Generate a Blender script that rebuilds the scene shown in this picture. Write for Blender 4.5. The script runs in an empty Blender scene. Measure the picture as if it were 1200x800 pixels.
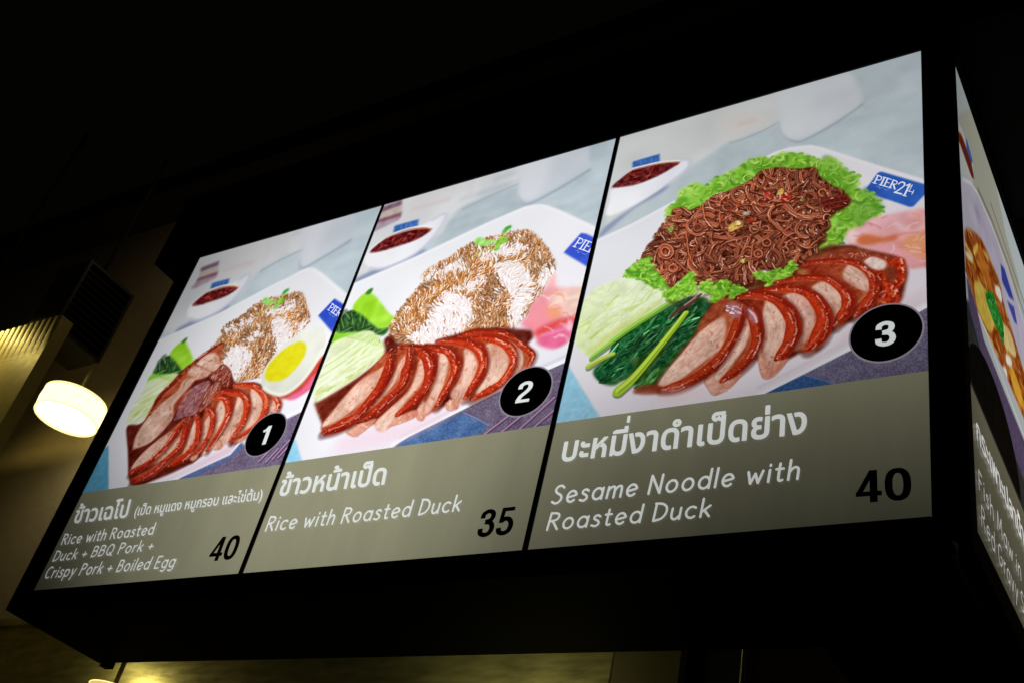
import bpy, bmesh, math, random
import numpy as np
from mathutils import Matrix, Vector
C = bpy.context.scene.collection
sc = bpy.context.scene
ZB = 2.35                                     # height of the sign's lower edge above the floor

# ---------------- camera, world, lights, exposure ----------------
CAMP = [1289.6169276588646, 2.100977747181348, -1.2441131604992846, -0.7333235996902336, 0.688911815865101, 0.6268699209169417, 0.2570512893419577]
def cam_matrix(yaw, pitch, roll):
    cy, sy, cp, sp, cr, sr = math.cos(yaw), math.sin(yaw), math.cos(pitch), math.sin(pitch), math.cos(roll), math.sin(roll)
    Rz = np.array([[cy, -sy, 0], [sy, cy, 0], [0, 0, 1]]); Rx = np.array([[1, 0, 0], [0, cp, -sp], [0, sp, cp]])
    Ry = np.array([[cr, -sr, 0], [sr, cr, 0], [0, 0, 1]])
    return Rz @ Rx @ np.array([[1, 0, 0], [0, 0, -1], [0, 1, 0]]) @ Ry
CM = cam_matrix(*CAMP[4:7]); CC = np.array(CAMP[1:4])
cam_d = bpy.data.cameras.new('camera'); cam = bpy.data.objects.new('camera', cam_d); C.objects.link(cam); sc.camera = cam
cam_d.sensor_width = 36; cam_d.lens = 36*CAMP[0]/1200; cam_d.clip_start = .02; cam_d.clip_end = 60
cam.matrix_world = Matrix([list(CM[i])+[CC[i]+(ZB if i == 2 else 0)] for i in range(3)]+[[0, 0, 0, 1]])
cam_d.dof.use_dof = True; cam_d.dof.focus_distance = 1.85; cam_d.dof.aperture_fstop = 13.
w = bpy.data.worlds.new('World'); sc.world = w; w.use_nodes = True
w.node_tree.nodes['Background'].inputs[0].default_value = (.8, .72, .5, 1); w.node_tree.nodes['Background'].inputs[1].default_value = .0012
vs = sc.view_settings; vs.view_transform = 'Standard'; vs.look = 'None'; vs.exposure = 0; vs.gamma = 1; vs.use_curve_mapping = False
sc.cycles.max_bounces = 6; sc.cycles.use_denoising = True
def lamp_light(name, kind, loc, power, col, size=.1, rot=None):
    d = bpy.data.lights.new(name, kind); d.energy = power; d.color = col
    if kind == 'AREA': d.size = size
    else: d.shadow_soft_size = size
    if kind == 'SPOT': d.spot_size = math.radians(70); d.spot_blend = .6
    o = bpy.data.objects.new(name, d); o.location = loc; C.objects.link(o)
    if rot is not None: o.rotation_euler = Vector(rot).to_track_quat('-Z', 'Y').to_euler()
    return o

# ---------------- the printed food photographs, drawn stroke by stroke ----------------
SIDE_X = 1.84372
def unproj(pts, axis=1, val=0.0):
    """where the sight line through measured points of the sign meets a plane"""
    p = np.atleast_2d(np.asarray(pts, float))
    d = np.stack([(p[:, 0]-600)/CAMP[0], (400-p[:, 1])/CAMP[0], -np.ones(len(p))], 1) @ CM.T
    t = (val-CC[axis])/d[:, axis]
    return CC+d*t[:, None]
def front(pts): return unproj(pts)[:, [0, 2]]
def side(pts): return unproj(pts, 0, SIDE_X)[:, [1, 2]]
def sm(pts, n=5, closed=True):
    p = np.asarray(pts, float); N = len(p); out = []
    for i in range(N if closed else N-1):
        a, b, c, d = (p[(i-1) % N], p[i], p[(i+1) % N], p[(i+2) % N]) if closed else (p[max(i-1, 0)], p[i], p[i+1], p[min(i+2, N-1)])
        for k in range(n):
            t = k/n
            out.append(.5*((2*b)+(c-a)*t+(2*a-5*b+4*c-d)*t*t+(3*b-a-3*c+d)*t**3))
    if not closed: out.append(p[-1])
    return np.array(out)
def cr(ox, oy, s):
    return lambda *q: [(ox+q[i]/s, oy+q[i+1]/s) for i in range(0, len(q), 2)]
def inside(poly, x, y):
    x = np.asarray(x, float); y = np.asarray(y, float); r = np.zeros(x.shape, bool); n = len(poly)
    for i in range(n):
        (x1, y1), (x2, y2) = poly[i-1], poly[i]
        if y1 == y2: continue
        r ^= ((y1 > y) != (y2 > y)) & (x < (x2-x1)*(y-y1)/(y2-y1)+x1)
    return r
class Canvas:
    def __init__(s, x0, x1, z0, z1, S, base, plane=front, seed=1, flip=1, anchor=None):
        s.x0, s.z1, s.S, s.plane = x0, z1, S, plane
        s.w, s.h = int(round((x1-x0)*S)), int(round((z1-z0)*S)); s.x1 = x0+s.w/S; s.z0 = z1-s.h/S
        s.im = np.empty((s.h, s.w, 3), np.float32); s.im[:] = np.array(base, np.float32)/255
        s.rg = random.Random(seed); s.nr = np.random.RandomState(seed); s.warp = None; s.clip = None; s.elems = []; s.nc = {}
        ax, ay = anchor
        q = s.T([(ax, ay), (ax+1, ay), (ax, ay+1)]); a, b = q[1]-q[0], q[2]-q[0]
        s.k = math.sqrt(abs(a[0]*b[1]-a[1]*b[0]))
    def T(s, pts):
        q = s.plane(pts)
        if s.warp is not None: q = s.warp(q)
        return np.stack([(q[:, 0]-s.x0)*s.S, (s.z1-q[:, 1])*s.S], 1)
    def to_plane(s, t): return np.stack([s.x0+t[:, 0]/s.S, s.z1-t[:, 1]/s.S], 1)
    def noise(s, cell):
        cell = round(cell, 1)
        if cell not in s.nc:
            gh, gw = int(s.h/cell)+3, int(s.w/cell)+3; g = s.nr.rand(gh, gw).astype(np.float32)
            y = np.arange(s.h)/cell; x = np.arange(s.w)/cell; yi, xi = y.astype(int), x.astype(int); fy, fx = (y-yi)[:, None], (x-xi)[None]
            fy, fx = fy*fy*(3-2*fy), fx*fx*(3-2*fx)
            a = g[yi][:, xi]*(1-fx)+g[yi][:, xi+1]*fx; b = g[yi+1][:, xi]*(1-fx)+g[yi+1][:, xi+1]*fx
            s.nc[cell] = (a*(1-fy)+b*fy-.5).astype(np.float32)
        return s.nc[cell]
    def mask(s, t, soft):
        """coverage of a polygon given in texture pixels; soft = blur radius"""
        pad = int(3*soft)+3
        xa, xb = max(0, int(t[:, 0].min())-pad), min(s.w, int(t[:, 0].max())+pad+1); ya, yb = max(0, int(t[:, 1].min())-pad), min(s.h, int(t[:, 1].max())+pad+1)
        if xb-xa < 1 or yb-ya < 1: return None
        W, SS = xb-xa, 3
        m = np.zeros((yb-ya, W), np.float32); p, q = t, np.roll(t, -1, 0)
        for r in range((yb-ya)*SS):
            y = ya+(r+.5)/SS
            k = (p[:, 1] <= y) != (q[:, 1] <= y)
            if not k.any(): continue
            a, b = p[k], q[k]; xs = np.sort(a[:, 0]+(y-a[:, 1])*(b[:, 0]-a[:, 0])/(b[:, 1]-a[:, 1]))-xa
            row = m[r//SS]
            for i in range(0, len(xs)-1, 2):
                l, rr = min(max(xs[i], 0), W), min(max(xs[i+1], 0), W)
                if rr <= l: continue
                li, ri = int(l), int(rr)
                if li == ri: row[li] += (rr-l)/SS; continue
                row[li] += (li+1-l)/SS; row[li+1:ri] += 1/SS
                if ri < W: row[ri] += (rr-ri)/SS
        if soft > .6:
            for _ in range(2): m = s.box(m, max(1, int(round(soft))))
        return xa, xb, ya, yb, m
    @staticmethod
    def box(m, r):
        for ax in (0, 1):
            n = m.shape[ax]; pw = [(0, 0), (0, 0)]; pw[ax] = (r+1, r)
            c = np.cumsum(np.pad(m, pw, 'edge'), ax, dtype=np.float64)
            m = ((c[2*r+1:] - c[:n]) if ax == 0 else (c[:, 2*r+1:]-c[:, :n]))/(2*r+1)
        return m.astype(np.float32)
    def put(s, xa, xb, ya, yb, m, col):
        if s.clip is not None: m = m*s.clip[ya:yb, xa:xb]
        v = s.im[ya:yb, xa:xb]; v += (col-v)*m[..., None]
    def fill(s, pts, col, soft=.8, a=1., smooth=True, grad=None, n=(), name=None, keep=None):
        t = s.T(pts); t = sm(t) if smooth else t
        if name: s.elems.append((name, s.to_plane(t)))
        r = s.mask(t, soft*s.k)
        if r is None: return
        xa, xb, ya, yb, m = r
        c = np.array(col, np.float32)/255
        if grad is not None:
            (p0, p1), c2 = grad; g = s.T([p0, p1]); d = g[1]-g[0]
            X, Y = np.meshgrid(np.arange(xa, xb), np.arange(ya, yb))
            u = np.clip(((X-g[0, 0])*d[0]+(Y-g[0, 1])*d[1])/(d@d), 0, 1).astype(np.float32)[..., None]
            c = c+(np.array(c2, np.float32)/255-c)*u
        else: c = np.broadcast_to(c, (yb-ya, xb-xa, 3)).copy()
        for cell, amp in n: c = c+(s.noise(cell*s.k)[ya:yb, xa:xb]*2*amp/255)[..., None]
        s.put(xa, xb, ya, yb, np.clip(m, 0, 1)*a, np.clip(c, 0, 1))
    def stroke(s, pts, col, w, a=1., soft=.5, smooth=True, tex=False):
        t = np.asarray(pts, float) if tex else s.T(pts)
        w = np.atleast_1d(np.asarray(w, float))*s.k/2
        if len(w) == 1: w = np.repeat(w, len(t))
        if smooth and len(t) > 2:
            z = sm(np.column_stack([t, w]), 5, False); t, w = z[:, :2], np.maximum(z[:, 2], .1)
        so = max(soft*s.k, .5); R = w.max()+so+1
        xa, xb = max(0, int(t[:, 0].min()-R)), min(s.w, int(t[:, 0].max()+R)+2); ya, yb = max(0, int(t[:, 1].min()-R)), min(s.h, int(t[:, 1].max()+R)+2)
        if xb-xa < 1 or yb-ya < 1: return
        m = np.zeros((yb-ya, xb-xa), np.float32)
        for i in range(len(t)-1):
            (px, py), (qx, qy) = t[i], t[i+1]; w0, w1 = w[i], w[i+1]; r = max(w0, w1)+so+1
            x0, x1 = max(xa, int(min(px, qx)-r)), min(xb, int(max(px, qx)+r)+2); y0, y1 = max(ya, int(min(py, qy)-r)), min(yb, int(max(py, qy)+r)+2)
            if x1 <= x0 or y1 <= y0: continue
            X = np.arange(x0, x1, dtype=np.float32)[None]-px; Y = np.arange(y0, y1, dtype=np.float32)[:, None]-py
            dx, dy = qx-px, qy-py; L = dx*dx+dy*dy+1e-9
            u = np.clip((X*dx+Y*dy)/L, 0, 1); d = np.sqrt((X-u*dx)**2+(Y-u*dy)**2)-(w0+(w1-w0)*u)
            v = m[y0-ya:y1-ya, x0-xa:x1-xa]; np.maximum(v, np.clip(.5-d/(2*so), 0, 1), out=v)
        s.put(xa, xb, ya, yb, m*a, np.array(col, np.float32)/255)
    def setclip(s, *polys, soft=.6, smooth=True):
        if not polys: s.clip = None; return
        c = np.zeros((s.h, s.w), np.float32)
        for p in polys:
            t = s.T(p); r = s.mask(sm(t) if smooth else t, soft*s.k)
            if r is None: continue
            xa, xb, ya, yb, m = r; v = c[ya:yb, xa:xb]; np.maximum(v, m, out=v)
        s.clip = c
    def rpts(s, poly, n):
        """n random photo points in a closed smooth shape"""
        p = sm(poly, 3); lo, hi = p.min(0), p.max(0); out = []
        while len(out) < n:
            q = lo+(hi-lo)*s.nr.rand(4*n, 2); out += q[inside(p, q[:, 0], q[:, 1])].tolist()
        return out[:n]
    def dabs(s, poly, n, cols, L=(2, 5), w=(1, 2), ang=(0, 6.3), a=.8, soft=.4):
        for x, y in s.rpts(poly, n):
            th = s.rg.uniform(*ang); l = s.rg.uniform(*L)/2; dx, dy = math.cos(th)*l, math.sin(th)*l
            s.stroke([(x-dx, y-dy), (x+dx, y+dy)], s.rg.choice(cols), s.rg.uniform(*w), a, soft)

# ---- food ----
def outline(meat, skin, w):
    pts = [tuple(p) for p in meat]; z = sm(np.array(skin, float), 4, False); ww = np.interp(np.linspace(0, 1, len(z)), np.linspace(0, 1, len(w)), w)
    for i in range(len(z)):
        d = z[min(i+1, len(z)-1)]-z[max(i-1, 0)]; d = d/(np.hypot(*d)+1e-6); nrm = np.array([-d[1], d[0]])*ww[i]*.5
        pts += [tuple(z[i]+nrm), tuple(z[i]-nrm)]
    pts = sorted(set(pts)); h = []
    for seq in (pts, pts[::-1]):
        st = []
        for q in seq:
            while len(st) > 1 and (st[-1][0]-st[-2][0])*(q[1]-st[-2][1])-(st[-1][1]-st[-2][1])*(q[0]-st[-2][0]) <= 0: st.pop()
            st.append(q)
        h += st[:-1]
    return h
def slice_(c, meat, skin, w, mc=(233, 198, 178), mc2=(210, 158, 136), sk=(172, 38, 18), gloss=1., name='duck_slice', fib=40, tail=None, wide=1.08):
    """one cut slice: pale fibrous meat, an orange fat line, a glazed skin along the outer edge"""
    mm = np.array(meat, float); mm = mm.mean(0)+(mm-mm.mean(0))*1.1; mm = mm+c.nr.randn(*mm.shape)*.55; meat = [tuple(p) for p in mm]; W = np.array(list(w))*wide; hull = outline(meat, skin, W)
    if name: c.elems.append((name, c.to_plane(c.T(hull))))
    c.stroke([(x+1.2, y+1.8) for x, y in skin], (64, 14, 10), W+2.6, .5, 2.)
    c.fill(hull, tuple(v*.78 for v in sk), 1.1, .88, smooth=False, n=[(6, 16), (2.5, 12)], grad=((hull[0], hull[len(hull)//2]), (176, 78, 44)))
    if tail:
        c.fill(tail, (230, 180, 160), .9, grad=((tail[0], tail[len(tail)//2]), (206, 130, 106)), n=[(3, 16)])
        c.stroke(tail+tail[:1], (176, 90, 66), 1., .45, .8)
        c.dabs(tail, 12, [(244, 212, 198), (190, 110, 90), (222, 150, 120)], (2, 6), (.6, 1.4), a=.6)
    p = np.array(meat); mid = p.mean(0)
    u, sv, vt = np.linalg.svd(p-mid); ax = vt[0]; th = math.atan2(ax[1], ax[0])
    e0, e1 = mid-ax*sv[0]/2.2, mid+ax*sv[0]/2.2
    c.fill(meat, (196, 112, 84), 1.8, .8)
    c.fill(meat, mc, 1.1, grad=((tuple(e0), tuple(e1)), mc2), n=[(5, 15), (2.2, 9), (12, 22)])
    c.setclip(meat, soft=1.)
    for x, y in c.rpts(meat, max(2, fib//10)): c.stroke([(x, y), (x+math.cos(th)*c.rg.uniform(3, 9), y+math.sin(th)*c.rg.uniform(3, 9))], c.rg.choice([(206, 130, 112), (222, 158, 140), (246, 220, 204)]), c.rg.uniform(2, 4.5), .4, 1.8)
    for x, y in c.rpts(meat, fib):
        t = th+c.rg.gauss(0, .2); l = c.rg.uniform(4, 14)/2; b = c.rg.gauss(0, 1.2); dx, dy = math.cos(t)*l, math.sin(t)*l
        c.stroke([(x-dx, y-dy), (x-dy/l*b, y+dx/l*b), (x+dx, y+dy)], c.rg.choice([(244, 214, 200), (236, 202, 188), (200, 142, 126), (186, 122, 108), (216, 164, 150)]), c.rg.uniform(.5, 1.5), .42, .6)
    for x, y in c.rpts(meat, max(1, fib//25)):
        c.stroke([(x, y), (x+c.rg.uniform(-2, 2), y+c.rg.uniform(-2, 2))], (120, 50, 45), c.rg.uniform(.6, 1.1), .55, .5)
    c.setclip()
    # skin, drawn as short lengths so that its colour wanders
    z = sm(np.array(skin, float), 6, False); n = len(z); ww = np.interp(np.linspace(0, 1, n), np.linspace(0, 1, len(W)), W)
    ww = ww*np.interp(np.linspace(0, 1, n), [0, .15, .88, 1], [.3, 1, 1, .4])*(1+.12*np.interp(np.arange(n), np.arange(0, n+4, 4), c.nr.randn(len(np.arange(0, n+4, 4)))))
    dz = np.gradient(z, axis=0); dz /= np.hypot(dz[:, 0], dz[:, 1])[:, None]+1e-6; nz = np.stack([-dz[:, 1], dz[:, 0]], 1)
    sgn = np.sign(((mid-z)*nz).sum(1)); sgn[sgn == 0] = 1; sgn = 1 if sgn.sum() > 0 else -1; inn = nz*sgn
    c.setclip(hull, soft=.8, smooth=False)
    for x, y in c.rpts(hull, 16): c.stroke([(x, y), (x+c.rg.uniform(-3, 3), y+c.rg.uniform(-3, 3))], c.rg.choice([(196, 96, 58), (150, 50, 28), (214, 128, 84), (120, 34, 20)]), c.rg.uniform(1, 3), .35, 1.)
    c.setclip(meat, soft=1.2)
    for x, y in c.rpts(meat, fib//3): c.stroke([(x, y), (x+math.cos(th)*3, y+math.sin(th)*3)], mc, 2.4, .4, 1.)
    c.setclip()
    c.stroke(z+inn*ww[:, None]*.42, (222, 150, 108), ww*.5, .45, 1.8, smooth=False)
    c.stroke(z, tuple(v*.94 for v in sk), ww, 1., .7, smooth=False)
    hi = tuple(min(255, int(v*f+g)) for v, f, g in zip(sk, (1.1, 1.25, 1.25), (14, 20, 8))); lo = tuple(int(v*.62) for v in sk); org = (214, 104, 56)
    c.stroke(z+inn*ww[:, None]*.2, hi, ww*.5, .6, 1.6, smooth=False)
    c.stroke(z-inn*ww[:, None]*.33, lo, ww*.3, .55, 1.4, smooth=False)
    for i in range(n*2):
        k = c.rg.randrange(n); o = c.rg.uniform(-.48, .48)*ww[k]; x, y = z[k]+nz[k]*o+c.nr.randn(2)*.6; l = c.rg.uniform(.4, 2.4); t = c.rg.uniform(0, 6.28)
        c.stroke([(x, y), (x+math.cos(t)*l, y+math.sin(t)*l)], c.rg.choice([lo, lo, hi, hi, org, (132, 22, 12), tuple(int(v*.75) for v in sk), (232, 128, 72)]), c.rg.uniform(.8, 2.2), .38, .6)
    for i in range(max(2, int(n*.34*gloss))):            # broken specular lines that follow the skin
        k0 = min(n-3, max(0, int(abs(c.rg.gauss(.5, .28))*n))); m_ = c.rg.randint(2, 6); o = -sgn*ww[min(n-1, k0)]*c.rg.uniform(-.2, .34)
        run = [tuple(z[k]+nz[k]*o+c.nr.randn(2)*.35) for k in range(k0, min(n, k0+m_))]
        if len(run) > 1: c.stroke(run, c.rg.choice([(255, 208, 192), (248, 178, 156), (238, 150, 120), (226, 122, 90), (255, 228, 220)]), c.rg.uniform(.5, 1.5), c.rg.uniform(.35, .75), .55)
    for i in range(int(n*.35*gloss)):
        k = c.rg.randrange(n); o = -sgn*ww[k]*c.rg.uniform(-.25, .36); x, y = z[k]+nz[k]*o
        c.stroke([(x, y), (x+c.rg.uniform(-.8, .8), y+c.rg.uniform(-.8, .8))], (252, 206, 190), c.rg.uniform(.5, 1.3), .6, .5)
    for i in range(int(n*.5)):                             # blistered patches
        k = c.rg.randrange(n); o = ww[k]*c.rg.uniform(-.35, .35); x, y = z[k]+nz[k]*o; r = c.rg.uniform(.8, 2.)
        c.stroke([(x-r, y), (x+r, y+c.rg.uniform(-.6, .6))], c.rg.choice([lo, hi, (204, 88, 46), (118, 22, 12)]), r*1.3, .35, .8)
def rice(c, G, clean):
    out = G(290,300, 400,240, 470,190, 560,150, 640,128, 720,108, 800,95, 850,108, 900,160, 950,230, 972,290, 935,345, 900,420, 850,470, 820,540, 730,620, 600,640, 440,662, 300,692, 190,732, 110,684, 78,640, 110,560, 160,490, 230,405, 270,362, 250,345)
    wh = [G(350,455, 430,435, 520,490, 515,580, 440,660, 330,690, 205,710, 195,640, 280,600, 300,520), G(635,290, 680,265, 760,255, 800,300, 845,340, 850,420, 830,470, 795,560, 720,615, 715,520, 730,470, 690,380), G(290,345, 350,300, 460,260, 480,290, 400,320), G(560,225, 700,170, 810,165, 825,200, 700,235, 600,250), G(420,410, 480,390, 560,330, 590,360, 520,420), G(250,350, 300,320, 330,340, 260,370), G(880,330, 950,270, 965,300, 900,420)]
    whs = [sm(q, 3) for q in wh]
    c.fill(out, (176, 122, 80), 1.8, n=[(3, 26), (7, 20)], name='rice_mound')
    for q in wh: c.fill(q, (238, 230, 228), 3, n=[(2.5, 12)])
    pts = c.rpts(out, 3500); ox, oy = G(520,760)[0]
    pts.sort(key=lambda q: q[1]); nz = c.noise(9*c.k); nb = c.noise(16*c.k); T = c.T(pts)
    at = lambda f, t: f[min(max(int(t[1]), 0), c.h-1), min(max(int(t[0]), 0), c.w-1)]
    for (x, y), t in zip(pts, T):
        w_ = any(inside(q, x+c.rg.gauss(0, 2.4), y+c.rg.gauss(0, 2.4)) for q in whs)
        m = at(nz, t)
        if not w_ and c.rg.random() < .06+.42*max(0, m): w_ = True
        elif w_ and c.rg.random() < .05: w_ = False
        th = math.atan2(y-oy, x-ox)*.5-.85+at(nb, t)*2.6+c.rg.gauss(0, .3); l = c.rg.uniform(3.4, 6.4)/2; dx, dy = math.cos(th)*l, math.sin(th)*l
        if w_: col = c.rg.choice([(253, 250, 251), (246, 240, 243), (238, 230, 234), (244, 236, 231), (255, 253, 254), (230, 219, 220)]); sh = (206, 184, 180); a = .3
        else:
            lv = 1+.5*at(nb, t)+.35*m; col = c.rg.choice([(206, 150, 94), (192, 130, 72), (218, 168, 112), (170, 106, 56), (230, 192, 148), (200, 142, 88), (238, 216, 196), (184, 122, 76), (222, 196, 178), (152, 90, 44), (212, 158, 100)]); col = tuple(min(255, v*lv) for v in col); sh = (104, 56, 30); a = .5
        c.stroke([(x-dx+.4, y-dy+.9), (x+dx+.4, y+dy+.9)], sh, 1.6, a, .7)
        c.stroke([(x-dx, y-dy), (x+dx, y+dy)], col, c.rg.uniform(.95, 1.5), .88, .45)
        if c.rg.random() < .3: c.stroke([(x-dx*.5-.2, y-dy*.5-.3), (x+dx*.5-.2, y+dy*.5-.3)], (255, 250, 246) if w_ else (242, 214, 178), .6, .6, .4)
    for x, y in c.rpts(G(290,310, 470,200, 640,140, 800,110, 930,220, 800,180, 640,210, 480,260, 330,330), 60)+c.rpts(G(560,330, 660,360, 700,560, 560,560, 540,470), 40):
        c.stroke([(x, y), (x+c.rg.uniform(-2, 3), y-c.rg.uniform(0, 2))], (106, 54, 28), c.rg.uniform(1, 1.9), .5, .6)
def frill(c, poly, cols, n, size=(3, 7), dark=(50, 120, 25), lit=(196, 232, 92), seed_soft=1.):
    """curly leaf: darker ruffles with bright curled edges"""
    z = sm(poly, 4)
    for x, y in z[::2]:
        x += c.rg.gauss(0, .8); y += c.rg.gauss(0, .8); r = c.rg.uniform(1.2, size[0]*.9)
        c.stroke([(x-r, y), (x, y-r*c.rg.random()), (x+r, y)], c.rg.choice(cols), c.rg.uniform(2, 3.6), .85, .9)
    c.setclip(poly, soft=1.)
    for x, y in c.rpts(poly, n):
        r = c.rg.uniform(*size); th = c.rg.uniform(0, 6.28); arc = []
        for k in range(5):
            t = th+k*.55; arc.append((x+r*math.cos(t)*(1+.25*c.rg.random()), y+r*.8*math.sin(t)*(1+.25*c.rg.random())))
        c.stroke([(a+.8, b+1.6) for a, b in arc], dark, c.rg.uniform(2, 3.4), .34, 1.3)
        c.stroke(arc, c.rg.choice(cols), c.rg.uniform(1.8, 3.6), .72, .8)
        if c.rg.random() < .5: c.stroke(arc[1:4], lit, c.rg.uniform(.7, 1.5), .65, .5)
    c.setclip()
def table(c, H, dx, stack=True, p3=False):
    """blurred table setting behind the dish"""
    pass
def sauce_bowl(c, body, sauce, tag, rim, shadow, name=True):
    c.fill(shadow, (134, 144, 174), 2.2, .9)
    c.fill(body, (240, 240, 243), 1.6, grad=((body[0], body[len(body)//2]), (226, 227, 236)), n=[(20, 5)], name='sauce_bowl'); c.stroke(body[2:9], (188, 192, 210), 4, .55, 2.2)
    c.fill(tag, (58, 102, 176), 1.2, n=[(4, 12)], name='blue_tag', smooth=False)
    q = np.array(tag)
    for f in (.3, .5, .7):
        a = q[0]*(1-f)+q[1]*f; b = q[3]*(1-f)+q[2]*f; c.stroke([tuple(a*.7+b*.3), tuple(a*.35+b*.65)], (120, 158, 210), 1.2, .55, .8)
    c.fill(sauce, (92, 24, 26), 1.2, n=[(4, 22), (2, 16)], name='sauce')
    c.setclip(sauce, soft=1.2)
    c.dabs(sauce, 46, [(170, 48, 34), (140, 32, 28), (62, 14, 22), (198, 84, 52), (118, 40, 60)], (2, 6), (1, 2.6), (-1.2, .4), .65, .8)
    c.setclip()
    c.stroke(rim, (206, 132, 84), 1.8, .85, .8); c.stroke([(x, y-1.8) for x, y in rim], (244, 240, 240), 2., .8, .8)
def tag21(c, quad, strokes, col, txt):
    c.fill(quad, col, .9, grad=((quad[0], quad[2]), tuple(min(255, int(v*1.12)) for v in col)), n=[(6, 7)], smooth=False, name='logo_tag')
# lettering strokes of the tag, in tag coordinates (x right, y down)
def seg_letters():
    P = []
    def L(*q): P.append([(q[i], q[i+1]) for i in range(0, len(q), 2)])
    return L, P
def tag_text(c, tl, tr, bl, clip, wt=1.):
    a, b, d = np.array(tl, float), np.array(tr, float), np.array(bl, float)
    f = lambda u, v: tuple(a+(b-a)*u+(d-a)*v)
    c.setclip(clip, smooth=False)
    W = (236, 240, 250)
    def st(pts, w, sm_=False): c.stroke([f(*p) for p in pts], W, w*wt, .95, .35, smooth=sm_)
    # PIER
    st([(.07, .08), (.07, .62)], 1.5); st([(.03, .62), (.12, .62)], .8); st([(.03, .08), (.10, .08)], .8)
    st([(.07, .08), (.15, .10), (.175, .22), (.15, .34), (.07, .36)], 1.1, True)
    st([(.23, .08), (.23, .62)], 1.7); st([(.19, .08), (.27, .08)], .8); st([(.19, .62), (.27, .62)], .8)
    st([(.31, .08), (.31, .62)], 1.5); st([(.28, .08), (.40, .08)], 1.); st([(.31, .34), (.385, .34)], .9); st([(.28, .62), (.405, .62)], 1.)
    st([(.45, .08), (.45, .62)], 1.5); st([(.42, .62), (.49, .62)], .8)
    st([(.45, .08), (.53, .10), (.555, .20), (.53, .31), (.45, .34)], 1.1, True); st([(.49, .34), (.57, .62)], 1.4)
    # 21
    st([(.60, .22), (.64, .06), (.71, .06), (.735, .22), (.69, .48), (.61, .80)], 1.5, True); st([(.60, .82), (.76, .80)], 1.7)
    st([(.79, .16), (.84, .04), (.84, .84)], 1.8); st([(.79, .85), (.89, .85)], .9)
    st([(.90, .04), (.90, .50)], .8); st([(.86, .48), (1., .48)], .8); st([(.99, .34), (.99, .62)], .8); st([(.90, .04), (.86, .22)], .7)
    c.stroke([f(.16, .80), f(.20, .74), f(.24, .86), f(.28, .74)], (130, 160, 216), .9*wt, .7, .4); c.stroke([f(.33, .80), f(.42, .82), f(.44, .70)], (130, 160, 216), .8*wt, .7, .4)
    c.setclip()

def paint_rice_panel(c, first, edges):
    G, H, E, F = cr(440,250,4.615), cr(400,160,3.529), cr(340,370,4.706), cr(480,370,5.335)
    # table top and blurred crockery
    c.fill(H(-300,900, -300,-100, 1300,-400, 1300,900), (184, 197, 204), 1, smooth=False, n=[(60, 12), (18, 7), (9, 3)])
    c.fill(H(-80,560, -60,300, 250,130, 560,60, 760,-20, 745,60, 735,190, 640,228, 552,268, 500,292, 440,350, 390,420, 200,480, 60,610), (213, 214, 216), 3.5, n=[(30, 7)])
    for i in range(16):
        x = c.rg.uniform(520, 1150); y = c.rg.uniform(60, 460); c.stroke(H(x-90,y+30, x,y, x+100,y-30), c.rg.choice([(168, 182, 192), (202, 211, 215), (160, 175, 186)]), c.rg.uniform(3, 9), .3, 4)
    c.fill(H(260,290, 420,205, 600,120, 620,150, 470,240, 300,330), (217, 214, 214), 8, .7)
    c.stroke(H(300,300, 440,262), (208, 186, 190), 5, .5, 4)
    for x in (545, 600, 640): c.stroke(H(x,80, x-12,230), (196, 200, 205), 6, .35, 5)
    c.stroke(H(735,195, 640,236, 552,276, 505,300), (160, 170, 182), 3, .6, 1.6)
    cup = H(735,190, 733,240, 750,264, 780,268, 900,205, 1020,128, 1026,90, 1020,20, 960,-30, 730,30)
    c.stroke(H(738,245, 752,270, 782,276, 900,215, 1024,140), (150, 162, 176), 4, .7, 2)
    c.fill(cup, (208, 212, 220), 2.2, grad=(H(760,150, 1020,60), (198, 204, 213)), n=[(25, 5)], name='cup')
    c.fill(H(735,190, 735,245, 760,262, 830,225, 860,20, 730,50), (219, 221, 226), 5, .7)
    # striped stack
    for a, b, col in ((H(150,300, 252,262, 250,285, 155,322), 0, (118, 88, 104)), (H(150,320, 252,285, 250,312, 140,350), 0, (192, 176, 164)), (H(138,350, 250,312, 246,335, 128,378), 0, (126, 70, 88)), (H(100,400, 140,360, 246,330, 240,345, 125,400), 0, (170, 150, 164))):
        c.fill(a, col, 1.6, .9, smooth=False, n=[(6, 10)])
    body = H(108,480, 95,515, 120,545, 180,545, 300,490, 380,415, 432,335, 420,322, 380,345, 320,372, 220,405, 150,440)
    sauce_bowl(c, body, H(119,478, 150,448, 200,415, 280,390, 340,380, 373,384, 350,405, 300,432, 200,465, 150,478), H(220,370, 320,343, 316,372, 214,402), H(214,408, 280,386, 340,378, 373,383), H(50,605, 60,588, 180,530, 300,470, 345,470, 340,500, 200,560, 60,625))
    # plate
    plate = H(-300,760, 45,610, 300,500, 600,358, 700,315, 760,290, 805,281, 850,285, 900,302, 1060,378, 1300,480)[:] + edges['plate']
    c.fill(plate, (232, 233, 237), 1.2, smooth=False, grad=(H(400,350, 900,900), (236, 234, 241)), n=[(50, 5)], name='serving_plate')
    c.stroke(H(45,617, 300,507, 600,366, 700,323, 760,298, 805,289, 850,293, 1060,386), (240, 241, 244), 3, .6, 1.5)
    return G, H, E, F

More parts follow.
